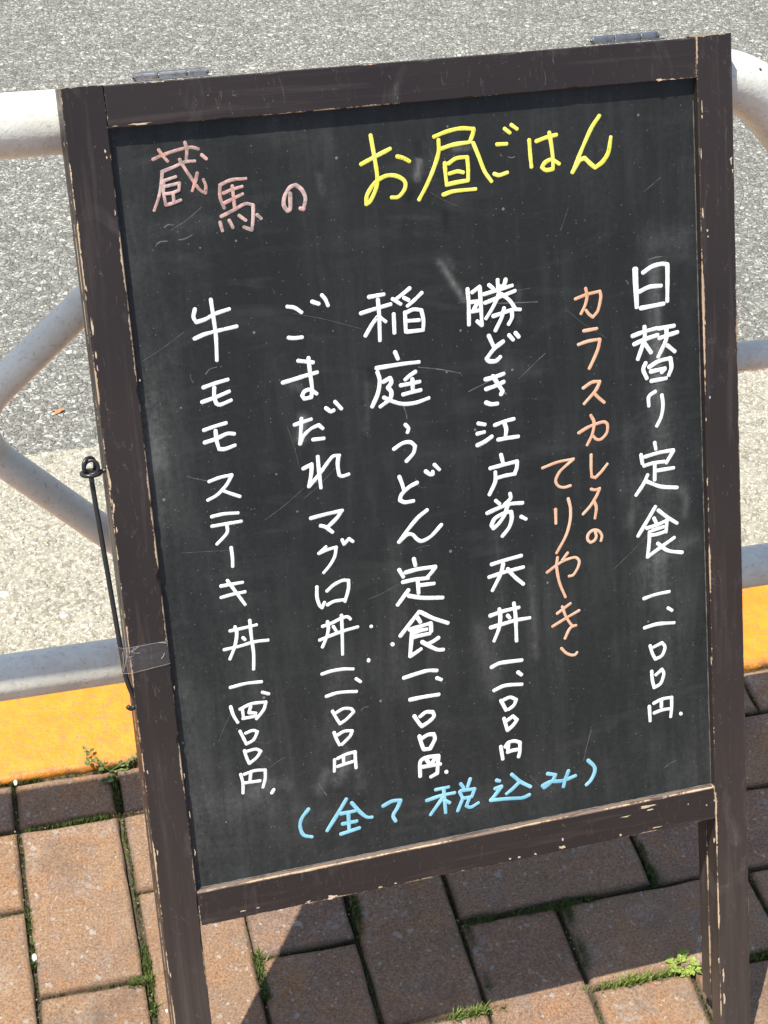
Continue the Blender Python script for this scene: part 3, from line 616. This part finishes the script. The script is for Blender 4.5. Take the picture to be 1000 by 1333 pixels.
CHIPS = [(0.41695,0.62515,0.00778,0.00141),(0.41966,0.62856,0.00354,0.00141),(0.39695,0.63025,0.00562,0.00106),(0.42473,0.64605,0.00569,0.00121),(0.33823,0.64625,0.00414,0.0021),(0.29966,0.64714,0.00204,0.00105),(0.29149,0.64679,0.00136,0.00104),(0.31403,0.64742,0.00137,0.00105),(0.13836,0.64791,0.00447,0.00217),(0.06442,0.64357,0.00248,0.001),(0.07696,0.64368,0.00187,0.001),(0.11848,0.64758,0.0019,0.00135),(0.17861,0.6479,0.00195,0.00102),(0.19177,0.64735,0.00163,0.00103),(0.45462,0.63076,0.00108,0.00107),(0.47182,0.63502,0.00123,0.00122),(0.39137,0.64617,0.00141,0.00092),(0.47818,0.66965,0.00109,0.00435),(0.47915,0.6322,0.00087,0.00215),(0.05258,0.02822,0.00923,0.00094),(0.03479,0.02828,0.00269,0.00041),(0.44911,0.02938,0.00382,0.0009),(0.4593,0.02961,0.00256,0.00057),(0.4837,0.0527,0.00065,0.0069),(0.48351,0.0596,0.00097,0.00288),(0.48208,0.08732,0.00052,0.00699),(0.48211,0.13325,0.00119,0.00593),(0.4857,0.14672,0.00132,0.00179),(0.48624,0.15156,0.00099,0.0012),(0.50749,0.0943,0.00145,0.00587),(0.50862,0.10264,0.00099,0.00353),(0.48174,0.21904,0.00067,0.00491),(0.48023,0.35003,0.00103,0.00516),(0.4796,0.50447,0.00071,0.00684),(0.02585,0.04483,0.00086,0.00313),(0.02642,0.0491,0.00065,0.00209),(0.02782,0.08757,0.00065,0.00266),(0.02818,0.12171,0.00077,0.00269),(0.03148,0.20826,0.00067,0.00168),(0.00216,0.16547,0.00121,0.00765),(0.00243,0.18606,0.00083,0.00551),(0.00118,0.28048,0.00112,0.01031),(0.00178,0.29925,0.00124,0.00808),(0.00197,0.31694,0.00085,0.00523),(0.00115,0.13785,0.00087,0.00432),(0.00232,0.19612,0.00066,0.00442),(0.0306,0.5196,0.00054,0.00569),(0.03132,0.55224,0.0006,0.00641),(0.03205,0.58532,0.00079,0.00584),(0.03078,0.4465,0.00059,0.00246),(0.00286,0.51085,0.00088,0.00502),(0.00298,0.57906,0.00078,0.0045),(0.00147,0.68634,0.00073,0.0067),(0.48375,0.80232,0.0015,0.01067),(0.48394,0.82541,0.0015,0.00921),(0.47965,0.78609,0.00112,0.00605),(-0.00383,0.21503,0.00332,0.00139),(0.0059,0.22651,0.00056,0.00056),(-0.03091,0.63797,0.0006,0.00065)]

# ---------------------------------------------------------------- growth in the joints
def blade(V, F, x, y, z, h, w, lean, az):
    dx, dy = math.cos(az), math.sin(az); px, py = -dy*w/2, dx*w/2
    i = len(V)
    V += [(x+px, y+py, z), (x-px, y-py, z),
          (x+dx*lean*.35+px*.8, y+dy*lean*.35+py*.8, z+h*.6), (x+dx*lean*.35-px*.8, y+dy*lean*.35-py*.8, z+h*.6),
          (x+dx*lean, y+dy*lean, z+h)]
    F += [(i, i+1, i+3, i+2), (i+2, i+3, i+4)]
def growth(name, jobs, mat):
    V, F = [], []
    for (x0, y0, x1, y1, n, spread, h, w) in jobs:
        spread *= .75; h *= .85; n = int(n*(.30 if n < 500 else .52))
        L = math.hypot(x1-x0, y1-y0)
        for k in range(n):
            s = random.random()
            q = noise.noise(Vector(((x0+(x1-x0)*s)*55, (y0+(y1-y0)*s)*55, 1.3)))
            if random.random() > .62 + q*1.1: continue
            x = x0+(x1-x0)*s + random.gauss(0, spread); y = y0+(y1-y0)*s + random.gauss(0, spread)
            hh = h*random.uniform(.45, 1.15)*(1+q*.5)
            blade(V, F, x, y, -.0065, hh+.0045, w*random.uniform(.6, 1.3), hh*random.uniform(.2, 1.0), random.uniform(0, 6.283))
    me = bpy.data.meshes.new(name); me.from_pydata(V, [], F); me.update()
    return link(name, me, mat)
J = []
for c in range(-2, 12):                        # joints running away from the viewer
    for r in range(0, 6):
        y1 = 1.1485 if r == 0 else rowy(r); y0 = rowy(r+1) if r else 1.0885
        m = (c-r+3) % 12
        if r >= 1 and m in (7, 9, 11): continue
        J.append((colx(c), y0, colx(c), y1, 420, .0011, .0012, .0010))
for r in range(1, 6):                           # joints along the kerb
    for c in range(-2, 12):
        m = (c-r+3) % 12
        if r > 1 and m in (0, 2, 4): continue
        J.append((colx(c), rowy(r), colx(c+1), rowy(r), 420, .0011, .0012, .0010))
J.append((-.3, 1.1505, .9, 1.1505, 1600, .0012, .001, .001))
# places where it grows thickest
for q in [(-.02, 1.0885, .072, 1.0885, 3400, .0024, .0042, .0011), (.070, 1.095, .071, 1.14, 1000, .0022, .004, .0012),
          (.073, .86, .073, .93, 2200, .0024, .0045, .0012), (.055, .8925, .078, .8935, 1400, .0026, .005, .0012), (.173, .85, .173, .90, 1400, .0022, .006, .0012), (-.027, .93, -.027, .995, 1500, .002, .004, .0012),
          (.373, .8925, .50, .8925, 3800, .0028, .0042, .0011), (.470, .82, .472, .90, 3000, .0026, .0045, .0011),
          (.567, .90, .568, .945, 1700, .0026, .005, .0012), (.373, .80, .372, .89, 2400, .0022, .004, .0011),
          (.273, .90, .274, .945, 1500, .0024, .005, .0012), (.62, .80, .66, .80, 1400, .0024, .006, .0012), (-.09, .988, -.03, .990, 1500, .002, .0035, .0011),
          (.06, 1.150, .11, 1.150, 1500, .0018, .003, .0011), (.33, .797, .38, .798, 1500, .0026, .006, .0013), (.16, .99, .18, .94, 800, .002, .0035, .001), (-.06, 1.150, .0, 1.151, 700, .0015, .002, .001)]:
    J.append(q)
o = growth('joint_moss', J, M_['moss']); o['kind'] = 'stuff'
o = growth('joint_grass', [(.455, .7995, .548, .7995, 1500, .0030, .0085, .0012), (.33, .7975, .365, .7985, 420, .003, .011, .0013),
                           (.176, .855, .175, .905, 120, .003, .009, .0013), (.073, .855, .073, .905, 150, .003, .009, .0013),
                           (-.028, .935, -.026, .985, 90, .003, .009, .0012), (.063, .8925, .09, .895, 150, .003, .008, .0012), (.625, .7995, .66, .80, 260, .003, .010, .0013)], M_['grass']); o['kind'] = 'stuff'

def plant(name, label, x, y, leaves, stems, mat, seed):
    rnd = random.Random(seed)
    e = empty(name, label, 'weed', (x, y, -.004))
    V, F = [], []; SV = []
    bms = []
    for (az, L, rise) in stems:
        a = Vector((0, 0, 0)); b = Vector((math.cos(az)*L*.55, math.sin(az)*L*.55, rise*.8)); c = Vector((math.cos(az)*L, math.sin(az)*L, rise))
        pth = [a.lerp(b, s/4) for s in range(4)] + [b.lerp(c, s/4) for s in range(5)]
        bms.append(tube(pth, lambda s: .0006*(1-.6*s), 5))
        for k in range(leaves):
            s = rnd.uniform(.25, 1.0); p = pth[min(int(s*8), 8)]
            la = az + rnd.uniform(-1.7, 1.7); ll = rnd.uniform(.004, .0085); lw = ll*rnd.uniform(.22, .4)
            d = Vector((math.cos(la), math.sin(la), rnd.uniform(-.2, .45))).normalized(); sd = Vector((-math.sin(la), math.cos(la), 0))
            i = len(V)
            V += [tuple(p), tuple(p+d*ll*.5+sd*lw+Vector((0, 0, .0004))), tuple(p+d*ll), tuple(p+d*ll*.5-sd*lw+Vector((0, 0, .0004))), tuple(p+d*ll*.5-Vector((0, 0, .0003)))]
            F += [(i, i+1, i+4), (i+1, i+2, i+4), (i+2, i+3, i+4), (i+3, i, i+4)]
    link('stem', join_bm(*bms), mat, e)
    me = bpy.data.meshes.new('leaves'); me.from_pydata(V, [], F); me.update(); link('leaves', me, mat, e)
    return e
plant('weed', 'straggly weed with thin stems growing from the joint beside the yellow kerb', .069, 1.148, 9,
      [(2.3, .034, .012), (2.9, .026, .016), (.3, .034, .006), (.1, .022, .010), (4.4, .020, .006), (-.35, .018, .004)], M_['moss'], 3)
plant('clover', 'small bright yellow-green clover clump beside the right leg of the menu board', .557, .805, 16,
      [(0, .012, .006), (1.2, .012, .007), (2.6, .014, .006), (3.6, .012, .007), (4.6, .011, .005), (5.5, .013, .006), (2.0, .006, .009)], M_['clover'], 5)
# pale scraps lying in the joint at the left
for i, (x, y, s, lab) in enumerate([(-.0262, .9385, .0046, 'small white pebble lying in the mossy joint at the far left'),
                                    (-.0255, 1.1495, .0036, 'tiny white pebble between the yellow kerb and the bricks at the left'),
                                    (.083, .858, .0030, 'tiny white pebble in the mossy joint beside the left leg of the board')]):
    bm = bmesh.new(); bmesh.ops.create_icosphere(bm, subdivisions=2, radius=s)
    for v in bm.verts:
        v.co.x *= .55; v.co.z *= .5; v.co *= 1+.22*noise.noise(v.co*300+Vector((i*7, 0, 0)))
    o = link('pebble', bm, M_['W'], None, True); o.location = (x, y, -.001); o['label'] = lab; o['category'] = 'pebble'; o['group'] = 'pale pebbles in the joints'

# ================================================================= PIPE FENCE
FY = 1.127
fen = empty('pipe_fence', 'white painted steel pipe fence standing behind the menu board along the kerb', 'fence', (0, FY, 0))
def fp(*pts): return [Vector((x, 0, z)) for x, z in pts]
def run(name, pts, rads, r, seg=28):
    P = fillet(fp(*pts), rads, 14); Q = [P[0]]
    for a, b in zip(P, P[1:]):
        n = max(1, int((b-a).length/.04))
        Q += [a.lerp(b, k/n) for k in range(1, n+1)]
    return link(name, tube(Q, r, seg), M_['pipe'], fen, True)
run('top_rail', [(-1.0, .7370), (.606, .7352), (.905, .4180)], [.095], .0232)
br = [Vector((x, yo, z)) for x, yo, z in ((-1.0, -.025, .1700+.0195), (1.6, .007, .1930-.0080))]
link('bottom_rail', tube([br[0].lerp(br[1], k/60) for k in range(61)], .0214, 28), M_['pipe'], fen, True)
run('bent_pipe', [(.262, .722), (.0722+.012, .5737+.010), (-.032, .469), (.204, .195)], [0.0, .055], .0136)
run('middle_rail', [(.352, .4535), (1.6, .4530)], [], .0136)
run('strut', [(.352, .178), (.352, .725)], [], .0136)
run('post', [(-.96, -.02), (-.96, .80)], [], .0380)
run('post', [(1.56, -.02), (1.56, .80)], [], .0380)

# ================================================================= MENU BOARD
TL = Vector((0.0705414, 1.08646324, 0.78272597))
e1 = Vector((0.99898353, 0.04426141, -0.00853398)); dn = Vector((0.01204984, -0.4446497, -0.8956235)); nn = Vector((0.04343619, -0.89461029, 0.44473107))
L0 = .864
board = empty('menu_board', 'folding dark brown A-frame blackboard menu with handwritten Japanese lunch prices', 'menu board')
Mb = Matrix.Identity(4); org = TL + dn*L0
for i in range(3):
    Mb[i][0] = e1[i]; Mb[i][1] = -nn[i]; Mb[i][2] = -dn[i]; Mb[i][3] = org[i]
board.matrix_world = Mb
def LP(u, v, w=0): return Vector((u, -w, L0-v))
WB, TH, GP = .510, .017, .002
def beam(name, u0, u1, v0, v1, w0, w1, wear=1.0, lip=0.0, seed=0, label=None):
    """a planed batten with slightly dented arrises; its length runs along the longer of u and v"""
    cx, cy, cz = (u0+u1)/2, -(w0+w1)/2, L0-(v0+v1)/2
    hx, hy, hz = (u1-u0)/2, abs(w1-w0)/2, (v1-v0)/2
    alongz = hz > hx
    H = hz if alongz else hx; n = max(4, int(2*H/.004))
    bm = bmesh.new(); rings = []
    hb = hx if alongz else hz
    for i in range(n+1):
        s = -H + 2*H*i/n; ring = []
        for k, (sa, sb) in enumerate(((-1, -1), (1, -1), (1, 1), (-1, 1))):
            q = noise.noise(Vector((s*60+seed*9, k*7.3, seed))); q2 = noise.noise(Vector((s*260+seed*5, k*3.1, seed+4)))
            ch = .0006 + max(0, q-.28)*.0045*wear + max(0, q2-.2)*.0008
            if k in (0, 3): order = ((0, 1), (1, 0)) if k == 3 else ((1, 0), (0, 1))
            else: order = ((0, 1), (1, 0)) if k == 1 else ((1, 0), (0, 1))
            pts = []
            for (da, db) in order:
                pts.append((sa*(hb-ch*da), sb*(hy-ch*db)))
            for a, b in pts: ring.append((a, b))
        # sort the eight points round the section
        ring.sort(key=lambda t: math.atan2(t[1]/hy, t[0]/hb))
        rings.append([bm.verts.new((a, b, s) if alongz else (s, b, a)) for a, b in ring])
    for A, B in zip(rings, rings[1:]):
        for k in range(8): bm.faces.new((A[k], A[(k+1) % 8], B[(k+1) % 8], B[k]))
    bm.faces.new(rings[0]); bm.faces.new(rings[-1])
    bmesh.ops.recalc_face_normals(bm, faces=bm.faces)
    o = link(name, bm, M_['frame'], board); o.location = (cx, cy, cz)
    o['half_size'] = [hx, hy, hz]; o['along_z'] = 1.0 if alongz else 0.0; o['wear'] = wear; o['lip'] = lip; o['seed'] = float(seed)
    if label: o['label'] = label
    return o
g = .00035
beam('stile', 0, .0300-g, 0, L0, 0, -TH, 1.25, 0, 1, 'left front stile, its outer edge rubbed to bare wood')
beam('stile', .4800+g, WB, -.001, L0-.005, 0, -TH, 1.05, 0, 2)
beam('top_rail', .0300, .4800, .0005, .0300, -.0003, -TH+.0005, .75, 0, 3)
beam('bottom_rail', .0300, .4800, .6195, .6495, -.0003, -TH+.0005, 1.0, 1.0, 4, 'lower front rail with chipped paint on its upper lip')
R0_, R1_ = -TH-GP, -2*TH-GP
lr = L0-.0215
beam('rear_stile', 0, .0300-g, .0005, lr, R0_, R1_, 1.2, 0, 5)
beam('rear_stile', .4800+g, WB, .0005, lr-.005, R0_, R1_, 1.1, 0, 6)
beam('rear_rail', .0300, .4800, .0008, .0300, R0_-.0003, R1_+.0005, .8, 0, 7)
beam('rear_rail', .0300, .4800, .6195, .6495, R0_-.0003, R1_+.0005, .8, 0, 8)
# the two blackboards
PW = -.0064
def panel(name, w, thick, label=None):
    bm = bmesh.new(); lay = bm.verts.layers.float.new('dust')
    nx, ny = 190, 250; u0, u1, v0, v1 = .0292, .4808, .0292, .6203
    grid = []
    for j in range(ny+1):
        row = []
        for i in range(nx+1):
            u = u0+(u1-u0)*i/nx; v = v0+(v1-v0)*j/ny
            vt = bm.verts.new((u, -w, L0-v)); d = 0
            if w > -.01:
                for (a, b, c, e, s, am) in SMEAR:
                    lx, ly = c-a, e-b; q = max(0, min(1, ((u-a)*lx+(v-b)*ly)/(lx*lx+ly*ly+1e-12)))
                    dd = ((u-a-lx*q)**2+(v-b-ly*q)**2)/(s*s)
                    if dd < 9: d += am*math.exp(-dd)
                # dust that gathers along the edges of the panel
                d += .05*math.exp(-(u1-u)/.02) + .10*math.exp(-(u-u0)/.05) + .10*math.exp(-(v1-v)/.10)
            vt[lay] = d; row.append(vt)
        grid.append(row)
    for j in range(ny):
        for i in range(nx):
            bm.faces.new((grid[j][i], grid[j+1][i], grid[j+1][i+1], grid[j][i+1]))
    # the back of the sheet
    bk = [bm.verts.new((u, -w+thick, L0-v)) for u, v in ((u0, v0), (u1, v0), (u1, v1), (u0, v1))]
    bm.faces.new(bk)
    for a, b, row in ((0, 1, grid[0]), (3, 2, grid[-1])):
        bm.faces.new([bk[a], bk[b]]+list(reversed(row)) if a == 0 else [bk[b], bk[a]]+list(row))
    bmesh.ops.recalc_face_normals(bm, faces=bm.faces)
    return link(name, bm, M_['panel'], board)
pan = panel('blackboard', PW, .003)
bm = box_bm(.0292, .4808, -R1_-.0094, -R1_-.0064, L0-.6203, L0-.0292)
link('rear_blackboard', bm, M_['panel'], board)
# dusty bead where the panel meets the right stile and the lower rail
bw = []
for i in range(150):
    v = .047+.572*i/149; bw.append(LP(.4795+.0002*noise.noise(Vector((v*90, 0, 0))), v, PW+.0002))
bl = [LP(.031+.4485*i/120, .6194, PW+.0002) for i in range(121)]
o = link('chalk_dust_line', join_bm(tube(bw, lambda s: .0004+.0004*noise.noise(Vector((s*60, 2, 0))), 5), tube(bl, lambda s: .0005+.0004*noise.noise(Vector((s*60, 5, 0))), 5)), M_['smear'], pan)

# writing: every character is one raised chalk mark
def spline(pts):
    if len(pts) < 3:
        a, b = pts; n = max(1, int((b-a).length/.0012)); return [a.lerp(b, k/n) for k in range(n+1)]
    out = []
    P = [pts[0]*2-pts[1]] + pts + [pts[-1]*2-pts[-2]]
    for i in range(1, len(P)-2):
        p0, p1, p2, p3 = P[i-1], P[i], P[i+1], P[i+2]
        n = max(1, int((p2-p1).length/.0012))
        d = (p2-p1).length
        m1 = (p2-p0)*.5; m2 = (p3-p1)*.5
        if m1.length > d: m1 = m1.normalized()*d
        if m2.length > d: m2 = m2.normalized()*d
        for k in range(n):
            t = k/n; t2 = t*t; t3 = t2*t
            out.append(p1*(2*t3-3*t2+1) + m1*(t3-2*t2+t) + p2*(-2*t3+3*t2) + m2*(t3-t2))
    out.append(pts[-1]); return out
def split_corners(pts):
    segs = []; cur = [pts[0]]
    for i in range(1, len(pts)):
        cur.append(pts[i])
        if 0 < i < len(pts)-1:
            a = pts[i]-pts[i-1]; b = pts[i+1]-pts[i]
            if a.length > 0 and b.length > 0 and a.angle(b) > rad(62):
                segs.append(cur); cur = [pts[i]]
    segs.append(cur); return segs
def stroke(bm, pts2, width, lift, seed, hgt=.00018):
    for seg in split_corners(pts2):
        P = spline(seg)
        n = len(P)
        if n < 2: continue
        cum = [0]
        for a, b in zip(P, P[1:]): cum.append(cum[-1]+(b-a).length)
        rings = []; hw = width/2
        def ring(c, t, sc):
            nr = Vector((-t.y, t.x)); rr = []
            for (x, h) in ((-1, 0), (-.86, .55), (-.4, .95), (.4, .95), (.86, .55), (1, 0)):
                q = c + nr*(x*hw*sc)
                rr.append(bm.verts.new((q.x, -(PW+lift+h*hgt*min(1, sc+.2)), L0-q.y)))
            return rr
        t0 = (P[1]-P[0]).normalized(); t1 = (P[-1]-P[-2]).normalized()
        for a in (.97, .75, .4): rings.append(ring(P[0]-t0*hw*.9*a, t0, math.sqrt(1-a*a)))
        for i in range(n):
            t = (P[min(i+1, n-1)]-P[max(i-1, 0)])
            t = t.normalized() if t.length > 0 else t0
            s = cum[i]
            wv = 1 + .16*noise.noise(Vector((s*110, seed*3.1, 0))) + .10*noise.noise(Vector((s*700, seed*1.7, 2)))
            wv *= 1.04 - .10*s/(cum[-1]+1e-6)
            rings.append(ring(P[i], t, wv))
        for a in (.4, .75, .97): rings.append(ring(P[-1]+t1*hw*.9*a, t1, math.sqrt(1-a*a)))
        for A, B in zip(rings, rings[1:]):
            for k in range(5): bm.faces.new((A[k], B[k], B[k+1], A[k+1]))
        bm.faces.new(rings[0]); bm.faces.new(rings[-1]); lift += .000012
    return lift
sid = 0
for col, wd, strokes in CHALK:
    bm = bmesh.new(); lift = .00002
    for st in strokes:
        pts = [Vector((st[i]*1e-4, st[i+1]*1e-4)) for i in range(0, len(st), 2)]
        sid += 1
        lift = stroke(bm, pts, wd*1.06e-4, lift, sid) + .00003
    for f in bm.faces: f.smooth = True
    bmesh.ops.recalc_face_normals(bm, faces=bm.faces)
    link('chalk_character', bm, M_[col], pan)
bm = bmesh.new()
for (a, b, c, d, wdt, am) in SCRATCH:
    mid = Vector(((a+c)/2, (b+d)/2)) + Vector((random.uniform(-1, 1), random.uniform(-1, 1)))*.0012
    stroke(bm, [Vector((a, b)), mid, Vector((c, d))], wdt*.42, .00001, random.random()*50, .00008)
bmesh.ops.recalc_face_normals(bm, faces=bm.faces)
o = link('chalk_scratch', bm, M_['smear'], pan); o['kind'] = 'stuff'

# hinges on the top edge
def hinge(u0, u1):
    w = -.018; v = -.0032; r = .0031
    lf = box_bm(u0+.001, u1-.001, -(-.004), -(-.032), L0+.0002, L0+.0012, .0003, 1)
    h = link('hinge', lf, M_['hinge'], board)
    cuts = [u0, u0+(u1-u0)*.33, u0+(u1-u0)*.72, u1]
    for a, b in zip(cuts, cuts[1:]):
        P = [LP(a+.0003, v, w), LP(a+.0008, v, w), LP(b-.0008, v, w), LP(b-.0003, v, w)]
        rr = [r*.82, r, r, r*.82]
        bm = tube(P, lambda s: r*.86 if s in (0, 1) else r, 18); link('knuckle', bm, M_['hinge'], h, False)
    P = [LP(u0-.0008, v, w), LP(u1+.0008, v, w)]
    link('hinge_pin', tube(P, .0014, 10), M_['hinge'], h, True)
hinge(.0536, .1068); hinge(.4023, .4575)

# hook and eye on the left edge
def circle(c, a, b, r, n=28): return [c + a*(r*math.cos(2*math.pi*k/n)) + b*(r*math.sin(2*math.pi*k/n)) for k in range(n)]
c = LP(-.0108, .2735, -.008); ax = Vector((1, 0, 0)); ay = Vector((0, .996, .09)).normalized()
eye = join_bm(tube(circle(c, ax, ay, .0068), .00165, 10, True), tube([LP(-.0045, .2732, -.008), LP(.004, .2726, -.008)], .00165, 10))
link('screw_eye', eye, M_['black'], board, True)
c2 = LP(-.0112, .2680, -.0085); bx = Vector((.80, .60, 0)).normalized(); bz = Vector((0, 0, 1))
hk = [LP(-.0110, .2745, -.0085), LP(-.0108, .285, -.0085), LP(-.0042, .4336, -.006), LP(-.0018, .4455, -.006), LP(.0002, .4500, -.0055), LP(.0004, .4555, -.0045), LP(-.0012, .4590, -.0035), LP(-.0042, .4588, -.003), LP(-.0058, .4562, -.003)]
hp = []
for a, b in zip(hk, hk[1:]):
    n = max(2, int((b-a).length/.004)); hp += [a.lerp(b, k/n) for k in range(n)]
hp.append(hk[-1])
for _ in range(2): hp = [hp[0]] + [(hp[i-1]+hp[i]*2+hp[i+1])/4 for i in range(1, len(hp)-1)] + [hp[-1]]
hook = join_bm(tube(circle(c2, bx, bz, .0058), .0016, 10, True), tube(circle(c2+Vector((.001, -.002, -.001)), Vector((.95, -.2, .25)).normalized(), Vector((-.2, .1, .97)).normalized(), .0052), .0014, 10, True), tube(hp, .00190, 12))
link('hook_rod', hook, M_['black'], board, True)
# clear tape holding the hook to the stile
bm = bmesh.new(); prof = [(-.0075, -.0105), (-.0066, -.0035), (-.0035, -.0006), (.0005, .0006), (.006, .0004), (.012, .0006), (.018, .0004), (.024, .0006), (.0297, .0005)]
rows = []
for j in range(12):
    s = j/11; row = []
    for (u, wq) in prof:
        v0 = .4088 - .0006*(u/.03) ; v1 = .4292 - .0028*max(0, u)/.03
        row.append(bm.verts.new(LP(u + .0003*math.sin(j*2.1), v0+(v1-v0)*s, wq+.00015+.0002*noise.noise(Vector((u*200, s*4, 0))))))
    rows.append(row)
for a, b in zip(rows, rows[1:]):
    for k in range(len(prof)-1): bm.faces.new((a[k], a[k+1], b[k+1], b[k]))
tp = link('clear_tape', bm, M_['tape'], board, True)
eds = []
for j in (0, 11):
    pts = [LP(u, .4088-.0006*(u/.03) if j == 0 else .4292-.0028*max(0, u)/.03, wq+.0004) for (u, wq) in prof]
    eds.append(tube(pts, .00009, 5))
for (a, b) in (((-.001, .4105), (-.0055, .4285)), ((-.0045, .412), (-.006, .4275)), ((.0225, .4085), (.0290, .4100)), ((.0262, .4175), (.0235, .4215))):
    eds.append(tube([LP(a[0], a[1], .0007 if a[0] > 0 else -.001), LP((a[0]+b[0])/2+.0006, (a[1]+b[1])/2, .0009 if a[0] > 0 else -.002), LP(b[0], b[1], .0007 if b[0] > 0 else -.004)], .00022, 5))
link('tape_edge', join_bm(*eds), mat_simple('tape_crease_white', (.45, .43, .41), .4), tp)

# bare wood showing where the paint has chipped off the front frame
wood = NT('chipped_bare_wood'); oo = wood.pos()
wc = wood.mix(wood.noise(oo, 180, 4, .7), (.46, .31, .18), (.74, .63, .46))
wood.out(wc, .8, wood.bump(wood.noise(oo, 400, 3, .7), .0006, .7), .2)
bm = bmesh.new(); rnd = random.Random(5)
for (u, v, a, b) in CHIPS:
    kk = .72 if a > b*1.2 else .55; a *= kk; b *= kk*rnd.uniform(.6, 1.3); n = 14; ph = rnd.uniform(0, 9); ring = []
    for k in range(n):
        th = 2*math.pi*k/n; q = 1+1.0*noise.noise(Vector((math.cos(th)*2.6+ph, math.sin(th)*2.6, ph)))
        x = math.copysign(abs(math.cos(th))**.8, math.cos(th)); y = math.copysign(abs(math.sin(th))**.8, math.sin(th))
        uu = min(max(u+a*q*x, .0004), WB-.0004); vv = v+b*q*y
        ring.append(bm.verts.new(LP(uu, vv, .00004+.00003*rnd.random())))
    c0 = bm.verts.new(LP(min(max(u, .0006), WB-.0006), v, .00012))
    for k in range(n): bm.faces.new((ring[k], ring[(k+1) % n], c0))
bmesh.ops.recalc_face_normals(bm, faces=bm.faces)
o = link('paint_chip', bm, wood.m, board); o['kind'] = 'stuff'
# dry crumbs and grit caught in the joints
V, F = [], []
for q in J[:90]:
    for k in range(9):
        s = random.random(); x = q[0]+(q[2]-q[0])*s+random.gauss(0, .0022); y = q[1]+(q[3]-q[1])*s+random.gauss(0, .0022)
        r = random.uniform(.0004, .0011); z = -.0052+random.random()*.004; i = len(V); an = random.random()*6
        for k2 in range(4): V.append((x+r*math.cos(an+k2*1.57)*random.uniform(.6, 1.3), y+r*math.sin(an+k2*1.57)*random.uniform(.6, 1.3), z))
        V.append((x, y, z+r*.8)); F += [(i, i+1, i+4), (i+1, i+2, i+4), (i+2, i+3, i+4), (i+3, i, i+4)]
me = bpy.data.meshes.new('grit'); me.from_pydata(V, [], F); me.update(); o = link('grit', me, M_['dry']); o['kind'] = 'stuff'

# a scrap of dry orange leaf on the asphalt at the left
bm = bmesh.new(); pts = []
for k in range(9):
    a = 2*math.pi*k/9; q = .006*(1+.5*math.sin(k*2.3)); pts.append(bm.verts.new((q*math.cos(a)*1.3, q*math.sin(a)*.8, .0015+.0015*math.sin(k*1.7))))
cv = bm.verts.new((0, 0, .003))
for k in range(9): bm.faces.new((pts[k], pts[(k+1) % 9], cv))
o = link('leaf_scrap', bm, mat_simple('dry_orange_leaf', (.52, .24, .09), .7)); o.location = (.085, 1.905, ROAD_Z+.001)
o['label'] = 'small dry orange leaf scrap lying on the asphalt left of the board'; o['category'] = 'leaf'
